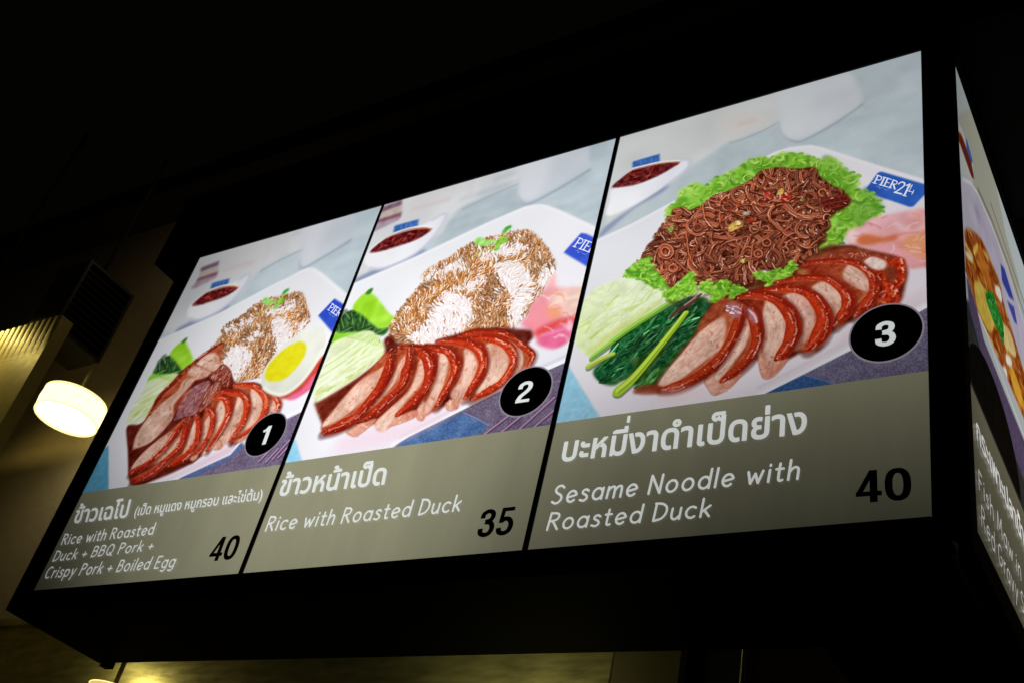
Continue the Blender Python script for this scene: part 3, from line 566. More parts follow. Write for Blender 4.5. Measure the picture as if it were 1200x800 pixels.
    # cucumber fan
    cu = A(232,238, 290,225, 350,232, 420,268, 472,302, 462,345, 400,400, 300,470, 180,560, 128,592, 90,570, 58,530, 62,480, 75,430, 95,340, 150,272)
    c.fill(cu, (216, 228, 176), 1., grad=(A(110,520, 380,280), (224, 234, 200)), n=[(12, 9), (4, 7)], name='cucumber')
    c.setclip(cu, soft=1.)
    for i in range(90):
        t, v = c.rg.random(), c.rg.gauss(0, 1); x, y = 110+300*t+46*v, 500-210*t+40*v
        q = A(x, y, x+c.rg.uniform(24, 70), y-c.rg.uniform(16, 56)); c.stroke(q, c.rg.choice([(190, 212, 112), (236, 242, 214), (180, 204, 92), (240, 244, 226), (206, 222, 150), (168, 196, 80)]), c.rg.uniform(1, 3.2), .45, 1.1)
    c.fill(A(300,420, 460,330, 470,345, 300,470, 150,575, 120,560), (190, 204, 92), 3, .5)
    c.setclip()
    for poly in (A(288,205, 330,160, 400,128, 412,160, 425,185, 470,230, 480,268, 430,270, 350,228, 310,222),):
        c.fill(poly, (116, 186, 50), 1., n=[(5, 22)], name='lettuce'); frill(c, poly, greens, 40, (2, 5))
    pool = A(330,762, 440,700, 520,590, 600,470, 640,400, 700,330, 800,295)+B(40,330, 190,290, 310,210, 430,150, 540,110, 620,135, 760,165, 812,220, 806,290, 770,390, 640,430, 540,470, 440,525, 400,600, 320,612, 250,640, 120,640, 0,700)+A(640,700, 500,765, 400,745)
    c.fill(pool, (118, 42, 24), 1.6, n=[(8, 16), (3, 8)], name='sauce_pool', grad=(A(400,740, 700,350), (104, 32, 20)))
    # cooked greens
    dk = [(A(245,520, 330,450, 440,395, 500,365, 525,350, 505,420, 470,475, 400,560, 330,600, 250,612, 216,600, 222,560), (30, 96, 48)), (A(150,650, 190,620, 250,600, 330,632, 300,680, 240,705, 190,716, 150,680), (22, 84, 44)), (A(560,420, 620,345, 660,335, 685,362, 640,420, 600,500, 540,560, 460,640, 390,690, 410,650, 480,560), (26, 76, 42)), (A(330,735, 400,680, 450,640, 430,700, 380,742), (74, 132, 54))]
    c.fill(A(140,660, 200,600, 330,480, 520,345, 640,310, 690,345, 660,440, 560,560, 460,690, 380,745, 300,700, 240,725, 180,712), (48, 84, 36), 1.4, n=[(5, 24)])
    for poly, col in dk:
        c.fill(poly, col, .9, n=[(5, 22), (2.2, 18)], name='cooked_greens'); c.setclip(poly)
        c.dabs(poly, 18, [(70, 148, 82), (14, 52, 30), (96, 172, 100), (40, 118, 58), (10, 40, 28), (150, 206, 150)], (6, 18), (.8, 2.2), (-1.0, -.4), .5, .7); c.setclip()
    for q in range(34):
        t = c.rg.random(); u, v = 190+430*t+c.rg.gauss(0, 28), 660-300*t+c.rg.gauss(0, 30); L_ = c.rg.uniform(50, 120); an = c.rg.uniform(-1.05, -.35); wv = c.rg.uniform(10, 24)
        (b0, b1) = A(u, v, u+L_*math.cos(an), v+L_*math.sin(an)); dd = np.array(b1)-np.array(b0); nn = np.array([-dd[1], dd[0]])/np.hypot(*dd)*wv/8; mm = np.array(b0)+dd*.45; g = c.rg.choice([.5, .7, .9, 1.1, 1.4, 1.75])
        lf = [b0, tuple(mm+nn), b1, tuple(mm-nn)]
        c.stroke([(x+.8, y+1.2) for x, y in (b0, tuple(mm+nn), b1)], (8, 30, 18), 1.8, .6, .8); c.fill(lf, (min(150, 50*g), min(190, 122*g), 60*g), .7, n=[(2.5, 16)], grad=((lf[1], lf[3]), (16*g, 66*g, 36*g)))
        c.stroke([tuple(mm-nn*.6), b1], (150*g, 200*g, 140*g), c.rg.uniform(.7, 1.5), .55, .5)
    def stalk(pts, w, col, hi, name='green_stalk'):
        c.elems.append((name, c.to_plane(c.T(outline(pts, pts, w)))))
        c.stroke([(x+1, y+1.6) for x, y in pts], (40, 60, 20), np.array(w)+1.6, .55, 1.1); c.stroke(pts, col, w, 1, .6)
        c.stroke([(x-.8, y-.8) for x, y in pts], hi, np.array(w)*.38, .75, .9); c.stroke([(x+1, y+1.) for x, y in pts], tuple(int(v*.75) for v in col), np.array(w)*.2, .6, .6)
    stalk(A(520,325, 420,392, 300,470, 200,545, 132,596), [6, 6.5, 6.5, 6, 5], (120, 184, 54), (178, 222, 112))
    stalk(A(235,578, 170,606, 118,636), [5, 6, 6.5], (166, 192, 58), (206, 222, 116))
    c.stroke(A(645,300, 590,345, 530,382, 500,420), (98, 50, 48), [3, 6, 5, 2], .9, .8); c.stroke(A(620,315, 570,350), (206, 178, 182), 2, .7, 1)
    stalk(A(575,388, 520,460, 430,572, 330,690, 258,752), [6, 6.5, 8, 10, 12], (158, 196, 42), (206, 226, 104))
    for poly in (A(468,295, 530,258, 590,200, 612,212, 618,250, 622,290, 570,312, 520,332, 485,322), A(640,262, 680,235, 700,262, 740,236, 782,246, 764,300, 722,342, 690,326, 700,296, 660,296), A(788,270, 820,262, 856,284, 820,300, 780,322), C_(578,602, 640,598, 692,585, 690,610, 650,642, 600,628), C_(690,612, 725,575, 752,545, 766,590, 712,632, 640,668, 640,648)):
        c.stroke([(x+1, y+2) for x, y in poly], (70, 26, 14), 3, .5, 1.5)
        c.fill(poly, (128, 198, 50), .8, n=[(4, 24), (2, 16)], name='lettuce'); frill(c, poly, greens, 22, (1.5, 4))
    S = slice_; k = .25; SK = (176, 36, 18)
    c.fill(B(330,180, 450,140, 560,120, 700,150, 780,175, 700,200, 500,190), (142, 62, 38), 1.5, n=[(4, 16)]); c.dabs(B(400,180, 560,140, 720,170, 600,190), 20, [(206, 90, 56), (240, 150, 130)], (2, 6), (.8, 1.8), a=.6)
    end = B(620,230, 700,190, 790,170, 806,220, 802,275, 778,310, 770,388, 690,392, 640,400, 610,330)
    c.fill(end, (186, 50, 24), 1., n=[(4, 26), (2, 20)], name='duck_slice'); c.setclip(end)
    c.dabs(end, 60, [(226, 104, 50), (130, 24, 14), (236, 150, 90), (206, 60, 30), (250, 200, 170)], (2, 6), (1, 2.6), a=.65); c.setclip()
    c.fill(B(700,230, 740,205, 770,240, 750,290, 715,270), (122, 52, 30), 1.2, .85)
    c.fill(B(608,185, 650,165, 700,180, 718,200, 700,228, 640,222), (232, 206, 196), 1., n=[(3, 14)]); c.stroke(B(600,190, 648,160, 712,178), (176, 60, 34), 1.6, .8, .6)
    brown = lambda q: (c.fill(q, (160, 92, 48), 1.2, n=[(5, 16)], grad=((q[0], q[len(q)//2]), (196, 128, 74))), c.setclip(q), c.dabs(q, 26, [(200, 138, 84), (128, 60, 30), (214, 160, 110)], (4, 10), (.8, 2), (-.3, .4), .5, .8), c.setclip())
    brown(B(300,245, 330,205, 420,195, 540,200, 550,230, 520,270, 400,260))
    S(c, B(518,245, 545,212, 595,240, 636,290, 632,330, 580,312, 530,278), B(320,205, 430,185, 540,190, 610,220, 655,280, 650,350, 600,410, 560,440), np.array([12, 18, 22, 26, 30, 44, 60, 40])*k, sk=(176, 40, 20))
    brown(B(190,300, 260,275, 380,275, 400,300, 380,330, 260,310))
    S(c, B(375,320, 440,288, 490,330, 506,400, 470,472, 442,462, 432,385), B(190,290, 330,262, 430,270, 505,315, 540,370, 520,430, 470,490), np.array([16, 20, 26, 34, 42, 50, 36])*k, sk=(178, 40, 20))
    S(c, B(230,372, 290,345, 350,382, 376,430, 366,510, 300,585, 282,575, 322,480, 290,405), B(110,325, 250,318, 345,335, 402,390, 428,460, 395,545, 345,598), np.array([22, 32, 38, 46, 60, 66, 44])*k, sk=(184, 40, 18), mc=(214, 166, 150))
    S(c, B(136,505, 150,402, 182,372, 222,432, 242,500, 230,562, 188,645, 160,660, 138,600), B(20,360, 110,342, 205,372, 266,440, 280,520, 245,600, 198,645), np.array([22, 34, 46, 54, 56, 50, 34])*k, sk=(172, 38, 18), tail=B(110,620, 130,590, 150,650, 250,640, 192,718, 135,728), fib=60)
    S(c, A(720,672, 758,592, 838,470, 862,420, 872,445, 852,540, 782,632, 742,682), A(842,345, 880,385, 905,440, 912,510, 876,590, 812,655, 742,705), np.array([36, 44, 46, 46, 46, 44, 36])*k, sk=(166, 38, 18), tail=A(660,705, 705,652, 745,690, 830,670, 790,730, 712,772, 680,742), fib=60)
    c.fill(A(848,372, 872,362, 912,410, 910,440, 880,430), (176, 120, 138), 1.2, .7); c.stroke(A(868,375, 895,400, 908,432), (236, 214, 230), 2, .8, .8)
    br = A(622,500, 640,440, 668,390, 740,325, 800,330, 838,352, 832,420, 760,436, 700,455)
    c.fill(br, (142, 62, 34), 1., n=[(5, 16), (2.5, 8)], grad=((br[0], br[4]), (158, 70, 44)), name=None); c.setclip(br)
    c.dabs(br, 30, [(186, 110, 62), (112, 40, 22), (170, 88, 50)], (5, 14), (1, 3), (-1., -.5), .5, 1.2); c.setclip()
    S(c, A(463,712, 500,650, 560,580, 640,490, 720,432, 750,432, 742,510, 722,562, 640,622, 540,692), A(838,350, 826,420, 792,510, 728,608, 640,680, 545,728, 462,744), np.array([34, 44, 40, 42, 44, 46, 32])*k, sk=(160, 36, 16), fib=90)
    c.fill(A(768,345, 800,345, 835,365, 828,410, 790,412, 772,385), (170, 118, 130), 1.4, .8); c.dabs(A(770,350, 832,365, 826,405, 775,395), 14, [(246, 232, 240), (214, 186, 204)], (1.5, 4), (.8, 1.8), (-.6, .6), .85)
    c.fill(A(500,745, 640,735, 700,740, 560,790, 420,790), (236, 196, 196), 5, .5)
    c.fill(A(400,720, 470,740, 440,765, 350,765, 330,745), (132, 50, 28), 1.5, .8)

def paint_side(c):
    X, Y, Z_ = cr(1100,60,5.333), cr(1100,210,5.333), cr(1100,360,5.333)
    c.fill(X(80,-60, 1200,-60, 1200,4000, 80,4000), (176, 186, 184), 1, smooth=False, n=[(20, 8), (6, 4)])
    c.fill(X(118,400, 165,372, 195,352, 215,420, 430,900, 500,1400, 500,2000, 300,1500, 180,900), (172, 172, 156), 1.2, smooth=False)
    c.fill(X(350,800, 520,1300, 700,2000, 560,1650, 420,1150), (190, 198, 198), 1., smooth=False)
    c.fill(X(120,440, 150,500, 215,700, 215,830, 130,760), (196, 198, 196), .8, smooth=False, name='sauce_bowl')
    c.fill(X(122,500, 140,520, 200,680, 222,800, 205,790, 160,660, 125,560), (110, 40, 26), .6, smooth=False, name='sauce'); c.stroke(X(122,500, 145,530, 200,680), (196, 120, 70), 1., .8, .5, smooth=False)
    c.fill(X(168,545, 178,560, 212,690, 205,705, 175,620), (62, 96, 170), .6, smooth=False, name='blue_tag')
    c.stroke(X(198,530, 205,600, 222,700), (150, 150, 140), 1., .7, .5)
    # bowl with the soup
    plate = Y(118,0, 175,0, 235,75, 330,290, 430,560, 520,860, 640,1300, 760,1800, 600,1660, 420,1240, 240,830, 168,590, 150,480, 140,100)
    c.fill(plate, (196, 192, 204), .9, smooth=False, grad=(Y(160,60, 260,400), (186, 178, 196)), n=[(8, 6)], name='soup_bowl')
    c.stroke(Y(150,0, 200,25, 240,85, 330,290, 430,560, 520,860, 640,1300), (226, 226, 228), 2, .9, .7, smooth=False)
    c.stroke(Y(245,60, 330,250, 430,520, 530,830, 640,1230), (112, 96, 76), 2.2, .7, .8, smooth=False); c.stroke(Y(325,150, 420,430, 530,760, 640,1100), (96, 90, 78), 1.6, .7, .6, smooth=False)
    c.fill(Y(215,160, 240,180, 262,270, 240,240), (140, 132, 158), 2.5, .6)
    soup = Y(160,320, 185,310, 225,335, 262,370, 300,450, 345,560, 385,660, 400,760, 450,920, 560,1300, 640,1650, 560,1560, 400,1180, 240,830, 168,585)
    c.fill(soup, (150, 72, 22), .8, smooth=False, n=[(5, 30), (2.2, 26)], name='soup'); c.setclip(soup, smooth=False)
    c.dabs(soup, 130, [(206, 140, 40), (122, 48, 16), (226, 176, 80), (180, 96, 26), (96, 36, 14), (232, 200, 120)], (4, 16), (1, 3.2), (.95, 1.35), .65, .8)
    for q, col in ((Y(225,640, 300,700, 350,830, 330,960, 270,880, 235,780), (206, 176, 74)), (Y(255,400, 275,470, 335,690, 320,700, 250,520), (196, 112, 34)), (Z_(390,110, 430,130, 470,230, 480,310, 430,270, 395,190), (222, 196, 130)), (Z_(440,360, 480,420, 533,600, 530,640, 470,520), (216, 158, 48)), (Y(350,670, 380,680, 395,770, 370,740), (240, 234, 220)), (Z_(395,375, 420,380, 430,480, 405,440), (238, 230, 214)), (Z_(420,290, 450,320, 455,370, 425,350), (240, 236, 224)), (Y(165,450, 195,470, 215,520, 180,500), (232, 212, 170)), (Y(215,440, 240,400, 245,440, 225,480), (232, 190, 80))):
        c.fill(q, col, .7, n=[(3, 16)])
    c.fill(Y(290,720, 335,710, 360,790, 400,900, 405,1030, 375,960, 330,860), (36, 132, 44), .6, n=[(2, 26)]); c.dabs(Y(290,720, 335,710, 360,790, 400,900, 405,1030, 330,860), 16, [(80, 180, 70), (20, 84, 30)], (2, 5), (.8, 1.6), a=.7)
    c.setclip()
    c.stroke(Y(165,580, 240,825) + Z_(300,160, 420,500, 533,800, 640,1100), (232, 214, 218), 1.3, .9, .5, smooth=False)
    c.fill(Y(385,530, 410,560, 470,760, 440,740, 395,640), (56, 66, 150), .7, smooth=False, name='blue_tag')
    c.fill(Z_(425,-40, 470,0, 490,110, 470,90), (66, 72, 160), .7, smooth=False)
    c.fill(Z_(100,-60, 190,-40, 225,110, 330,500, 430,800, 640,1300, 640,2000, 100,2000), (44, 46, 44), .8, smooth=False, n=[(6, 5)])
    c.fill(Y(172,600, 235,800) + Z_(280,200, 400,500, 533,830, 640,1150, 560,1150, 420,770, 330,500, 220,110, 190,0), (84, 70, 98), .8, smooth=False, n=[(1.2, 10)], name='place_mat')

def finish(c):
    b = np.stack([c.box(c.im[..., k], 2) for k in range(3)], -1); c.im = np.clip(c.im+.65*(c.im-b), 0, 1).astype(np.float32)
def paint_all(S=1500):
    out = []
    r = lambda q, ax=0: front([q])[0]
    for i, (xa, xb, fn, base, an) in enumerate(((-.02, .615, paint_one, (190, 200, 205), (260, 430)), (.60, 1.215, paint_two, (190, 200, 205), (520, 380)), (1.205, 1.82, paint_three, (190, 200, 205), (880, 300)))):
        c = Canvas(xa, xb, .222, .945, S, base, front, 11+i, anchor=an); fn(c); finish(c); out.append(c)
    c = Canvas(.02, .68, .222, .965, S, (176, 186, 184), side, 31, anchor=(1165, 350)); paint_side(c); finish(c); out.append(c)
    return out

# ---------------- materials ----------------
def srgb(c): return tuple(((v/255)/12.92 if v/255 <= .04045 else ((v/255+.055)/1.055)**2.4) for v in c)
def new_mat(name):
    m = bpy.data.materials.new(name); m.use_nodes = True; nt = m.node_tree; nt.nodes.clear()
    out = nt.nodes.new('ShaderNodeOutputMaterial'); return m, nt, out
def plain(name, col, rough=.5, metal=0., bump=0., nscale=40, var=.25, stretch=(1, 1, 1), spec=.5):
    m, nt, out = new_mat(name); N = nt.nodes.new; L = nt.links.new
    b = N('ShaderNodeBsdfPrincipled'); b.inputs['Roughness'].default_value = rough; b.inputs['Metallic'].default_value = metal; b.inputs['Specular IOR Level'].default_value = spec
    tc = N('ShaderNodeTexCoord'); mp = N('ShaderNodeMapping'); mp.inputs['Scale'].default_value = stretch; L(tc.outputs['Object'], mp.inputs[0])
    n = N('ShaderNodeTexNoise'); n.inputs['Scale'].default_value = nscale; n.inputs['Detail'].default_value = 6; L(mp.outputs[0], n.inputs[0])
    r = N('ShaderNodeMapRange'); r.inputs[3].default_value = 1-var; r.inputs[4].default_value = 1+var; L(n.outputs[0], r.inputs[0])
    mx = N('ShaderNodeMix'); mx.data_type = 'RGBA'; mx.blend_type = 'MULTIPLY'; mx.inputs[0].default_value = 1; mx.inputs[6].default_value = (*col, 1)
    L(r.outputs[0], mx.inputs[7]); L(mx.outputs[2], b.inputs['Base Color'])
    r2 = N('ShaderNodeMapRange'); r2.inputs[3].default_value = max(.02, rough-.12); r2.inputs[4].default_value = min(1, rough+.12); L(n.outputs[0], r2.inputs[0]); L(r2.outputs[0], b.inputs['Roughness'])
    if bump:
        bp = N('ShaderNodeBump'); bp.inputs['Strength'].default_value = bump; bp.inputs['Distance'].default_value = .004; L(n.outputs[0], bp.inputs['Height']); L(bp.outputs[0], b.inputs['Normal'])
    L(b.outputs[0], out.inputs[0]); return m
def ramp(nt, sock, lo, hi, stops):
    N = nt.nodes.new; r = N('ShaderNodeMapRange'); r.inputs[1].default_value = lo; r.inputs[2].default_value = hi; nt.links.new(sock, r.inputs[0])
    c = N('ShaderNodeValToRGB'); nt.links.new(r.outputs[0], c.inputs[0]); e = c.color_ramp.elements; c.color_ramp.interpolation = 'B_SPLINE'
    while len(e) > 1: e.remove(e[0])
    e[0].position = (stops[0][0]-lo)/(hi-lo); e[0].color = (stops[0][1],)*3+(1,)
    for p, v in stops[1:]: x = e.new((p-lo)/(hi-lo)); x.color = (v,)*3+(1,)
    return c.outputs[0]
def backlit(name, img=None, col=None, side_=False, kind='photo', gain=1.):
    """printed film in front of the sign's tubes: it gives off its own colour, weaker towards the ends of the box where the tubes stop"""
    m, nt, out = new_mat(name); N = nt.nodes.new; L = nt.links.new
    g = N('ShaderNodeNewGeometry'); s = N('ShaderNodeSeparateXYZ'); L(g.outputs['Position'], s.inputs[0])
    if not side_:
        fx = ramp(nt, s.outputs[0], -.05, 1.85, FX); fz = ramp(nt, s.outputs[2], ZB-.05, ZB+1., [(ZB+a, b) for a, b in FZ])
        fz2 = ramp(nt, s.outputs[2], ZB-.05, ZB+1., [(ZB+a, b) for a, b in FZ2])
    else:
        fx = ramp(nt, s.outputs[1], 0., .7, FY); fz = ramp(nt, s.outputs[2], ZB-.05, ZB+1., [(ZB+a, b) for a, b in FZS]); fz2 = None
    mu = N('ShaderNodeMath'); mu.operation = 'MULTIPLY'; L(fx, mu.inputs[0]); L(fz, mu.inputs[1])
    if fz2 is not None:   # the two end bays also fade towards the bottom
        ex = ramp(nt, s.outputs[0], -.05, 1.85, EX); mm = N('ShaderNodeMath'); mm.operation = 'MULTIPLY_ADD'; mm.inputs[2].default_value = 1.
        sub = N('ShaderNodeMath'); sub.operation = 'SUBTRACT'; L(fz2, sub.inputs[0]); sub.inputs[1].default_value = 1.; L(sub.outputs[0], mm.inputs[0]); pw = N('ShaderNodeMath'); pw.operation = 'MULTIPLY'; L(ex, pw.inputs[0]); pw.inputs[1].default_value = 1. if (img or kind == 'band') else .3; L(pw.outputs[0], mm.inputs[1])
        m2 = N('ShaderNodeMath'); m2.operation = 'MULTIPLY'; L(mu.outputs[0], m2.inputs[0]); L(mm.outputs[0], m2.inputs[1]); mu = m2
    e = N('ShaderNodeEmission')
    if img:
        g_ = N('ShaderNodeMath'); g_.operation = 'MULTIPLY'; g_.inputs[1].default_value = 1.22; L(mu.outputs[0], g_.inputs[0]); mu = g_; t = N('ShaderNodeTexImage'); t.image = img; t.interpolation = 'Linear'; t.extension = 'EXTEND'; L(t.outputs[0], e.inputs[0])
    else:
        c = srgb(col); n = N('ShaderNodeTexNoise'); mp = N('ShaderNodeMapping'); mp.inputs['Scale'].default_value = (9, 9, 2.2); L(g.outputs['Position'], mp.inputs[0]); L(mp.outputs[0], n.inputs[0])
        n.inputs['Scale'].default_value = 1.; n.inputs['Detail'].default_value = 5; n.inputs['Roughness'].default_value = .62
        r = N('ShaderNodeMapRange'); amp = .22 if kind == 'band' else .06; r.inputs[3].default_value = 1-amp; r.inputs[4].default_value = 1+amp; L(n.outputs[0], r.inputs[0])  # upright noise streaks paint faint reflections into the caption band's glow
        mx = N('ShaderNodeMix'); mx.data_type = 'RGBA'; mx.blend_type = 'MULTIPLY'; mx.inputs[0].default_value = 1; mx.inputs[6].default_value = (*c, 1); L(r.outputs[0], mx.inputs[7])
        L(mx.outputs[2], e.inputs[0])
    gn = N('ShaderNodeMath'); gn.operation = 'MULTIPLY'; gn.inputs[1].default_value = gain; L(mu.outputs[0], gn.inputs[0]); L(gn.outputs[0], e.inputs[1])
    b = N('ShaderNodeBsdfPrincipled'); b.inputs['Base Color'].default_value = (.01, .01, .01, 1); b.inputs['Roughness'].default_value = .35
    a = N('ShaderNodeAddShader'); L(e.outputs[0], a.inputs[0]); L(b.outputs[0], a.inputs[1]); L(a.outputs[0], out.inputs[0]); return m
def glow(name, col, strength):
    m, nt, out = new_mat(name); e = nt.nodes.new('ShaderNodeEmission'); e.inputs[0].default_value = (*col, 1); e.inputs[1].default_value = strength; nt.links.new(e.outputs[0], out.inputs[0]); return m
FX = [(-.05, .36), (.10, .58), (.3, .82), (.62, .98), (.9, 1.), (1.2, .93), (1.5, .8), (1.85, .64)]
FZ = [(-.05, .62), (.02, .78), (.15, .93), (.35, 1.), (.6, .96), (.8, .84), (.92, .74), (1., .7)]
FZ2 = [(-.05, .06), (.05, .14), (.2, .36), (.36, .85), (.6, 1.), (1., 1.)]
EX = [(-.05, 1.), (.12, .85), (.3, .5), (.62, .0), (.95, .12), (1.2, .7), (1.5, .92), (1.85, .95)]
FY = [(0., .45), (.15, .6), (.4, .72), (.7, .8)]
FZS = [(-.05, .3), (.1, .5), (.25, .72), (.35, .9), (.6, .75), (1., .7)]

M_black = plain('black powder coat', (.010, .010, .010), .55, 0, .05, 300, .3, spec=.25)
M_head = plain('black laminate', (.006, .006, .006), .85, 0, .05, 120, .3, spec=.1)
M_strip = plain('black rubber strip', (.012, .012, .011), .6, 0, 0, 200, .3, spec=.2)
M_wall = plain('painted wall', (.30, .25, .17), .75, 0, .25, 30, .18)
M_ceil = plain('dark ceiling paint', (.03, .026, .022), .9, 0, .2, 20, .3)
M_steel = plain('brushed steel', (.46, .43, .19), .42, .6, .3, 5, .75, (2.2, 2.2, 9))  # coarse colour noise paints blotchy reflections into the steel
M_steel2 = plain('brushed steel post', (.45, .43, .36), .3, .95, .08, 8, .3, (60, 60, 2))
M_vent = plain('grey vent metal', (.016, .015, .012), .6, .2, .05, 60, .25)
M_clad = plain('cream column cladding', (.52, .44, .14), .55, 0, .15, 24, .2)
M_tile = plain('pale tile', (.17, .145, .07), .35, 0, .05, 20, .15)
M_cord = plain('beige cord', (.35, .3, .2), .6)

# ---------------- object helpers ----------------
def link(name, me, mat, parent=None):
    o = bpy.data.objects.new(name, me); C.objects.link(o)
    if mat: me.materials.append(mat)
    if parent: o.parent = parent
    return o
def tag(o, label=None, cat=None, group=None, kind=None):
    for k, v in (('label', label), ('category', cat), ('group', group), ('kind', kind)):
        if v: o[k] = v
    return o
def thing(name, loc, label, cat, group=None):
    o = bpy.data.objects.new(name, None); o.empty_display_size = .05; C.objects.link(o); o.location = loc
    return tag(o, label, cat, group)
def mesh(name, v, f, mat, parent=None):
    me = bpy.data.meshes.new(name)
    off = Vector(parent.matrix_basis.translation) if parent else Vector()
    p = parent.parent if parent else None
    while p: off += p.matrix_basis.translation; p = p.parent
    me.from_pydata([tuple(Vector(q)-off) for q in v], [], f); me.update()
    return link(name, me, mat, parent)
def prism(quad, y0, y1):
    """front-plane polygon (x, z) given thickness from y0 to y1"""
    n = len(quad); v = [(x, y0, z) for x, z in quad]+[(x, y1, z) for x, z in quad]
    return v, [list(range(n)), list(range(2*n-1, n-1, -1))]+[[i, i+n, (i+1) % n+n, (i+1) % n] for i in range(n)]
def boxes(*bs, bev=0):
    V, F = [], []
    for x0, x1, y0, y1, z0, z1 in bs:
        k = len(V); V += [(x, y, z) for x in (x0, x1) for y in (y0, y1) for z in (z0, z1)]
        F += [[k+i for i in f] for f in ((0, 1, 3, 2), (4, 6, 7, 5), (0, 4, 5, 1), (2, 3, 7, 6), (0, 2, 6, 4), (1, 5, 7, 3))]
    return V, F
def bevel(o, w=.003, seg=2):
    m = o.modifiers.new('bevel', 'BEVEL'); m.width = w; m.segments = seg; m.limit_method = 'ANGLE'; return o
def up(q): return [(x, z+ZB) for x, z in q]

# ---------------- the lit menu sign ----------------
Q = {'TL': (234.5, 302.5), 'BL': (39.5, 692), 'TR': (1079.5, 60), 'BR': (1092.5, 605.5), 'a_t': (448.5, 241), 'b_t': (450.8, 240.2), 'a_b': (280, 672.6), 'b_b': (284.5, 672.2),
     'c_t': (723, 161), 'd_t': (727.5, 159.6), 'c_b': (612.5, 645), 'd_b': (618.5, 644.5)}
Q = {k: tuple(front([v])[0]) for k, v in Q.items()}
XL, XR, ZL, ZT, DEP = -.0595, SIDE_X+.004, -.0432, .964, .262
sign = thing('menu_lightbox', (.9, .13, ZB+ZL), 'long black box housing of the lit menu with corner at right', 'light box')
V, F = boxes((XL, XR-.03, .012, DEP, ZB+ZL, ZB+ZT), (1.58, XR-.03, DEP-.001, .70, ZB+ZL, ZB+ZT)); mesh('housing', V, F, M_black, sign)
fr = lambda name, q, y0=-.004, y1=.014: bevel(mesh(name, *prism(up(q), y0, y1), M_black, sign), .0015)
fr('frame_rail', [Q['BL'], Q['BR'], (XR-.02, ZL), (XL, ZL)]); fr('frame_rail', [Q['TL'], Q['TR'], (XR-.02, ZT), (XL, ZT)])
fr('frame_stile', [(XL, ZL), Q['BL'], Q['TL'], (XL, ZT)])
V, F = prism(up([Q['BR'], Q['TR'], (XR, ZT), (XR, ZL)]), -.004, .030); bevel(mesh('corner_post', V, F, M_black, sign), .0015)
for z0, z1 in ((ZL, -.004), (.956, ZT)):
    V, F = boxes((SIDE_X-.02, SIDE_X+.004, .031, .70, ZB+z0, ZB+z1)); mesh('side_rail', V, F, M_black, sign)
for q in (('a_t', 'b_t', 'b_b', 'a_b'), ('c_t', 'd_t', 'd_b', 'c_b')):
    mesh('divider_strip', *prism(up([Q[k] for k in q]), -.003, .010), M_strip, sign)
V, F = boxes((XL+.004, XL+.03, DEP+.001, DEP+.02, ZB+ZL-.006, ZB+ZL+.05)); mesh('mounting_lip', V, F, M_black, sign)

def clip_poly(poly, quad):
    out = [tuple(p) for p in poly]; A = sum(quad[i-1][0]*quad[i][1]-quad[i][0]*quad[i-1][1] for i in range(len(quad)))
    for i in range(len(quad)):
        (x1, y1), (x2, y2) = quad[i-1], quad[i]; s = 1 if A > 0 else -1
        dd = lambda p: s*((x2-x1)*(p[1]-y1)-(y2-y1)*(p[0]-x1)); inp, out = out, []
        for j in range(len(inp)):
            p, q = inp[j-1], inp[j]; a, b = dd(p), dd(q)
            if (a >= 0) != (b >= 0): t = a/(a-b); out.append((p[0]+(q[0]-p[0])*t, p[1]+(q[1]-p[1])*t))
            if b >= 0: out.append(q)
        if len(out) < 3: return []
    return out
def flat(name, poly, plane, d, mat, parent, cv=None):
    """a thin printed piece lying d in front of a sign face"""
    v = [(x, -d, z+ZB) for x, z in poly] if plane == 'front' else [(SIDE_X+d, x, z+ZB) for x, z in poly]
    A = sum(poly[i-1][0]*poly[i][1]-poly[i][0]*poly[i-1][1] for i in range(len(poly)))
    f = list(range(len(poly))); f = f if A > 0 else f[::-1]
    o = mesh(name, v, [f], mat, parent)
    if cv is not None:
        u = o.data.uv_layers.new(name='print')
        for l in o.data.loops:
            x, z = poly[l.vertex_index]; u.data[l.index].uv = ((x-cv.x0)/(cv.x1-cv.x0), (z-cv.z0)/(cv.z1-cv.z0))
    return o

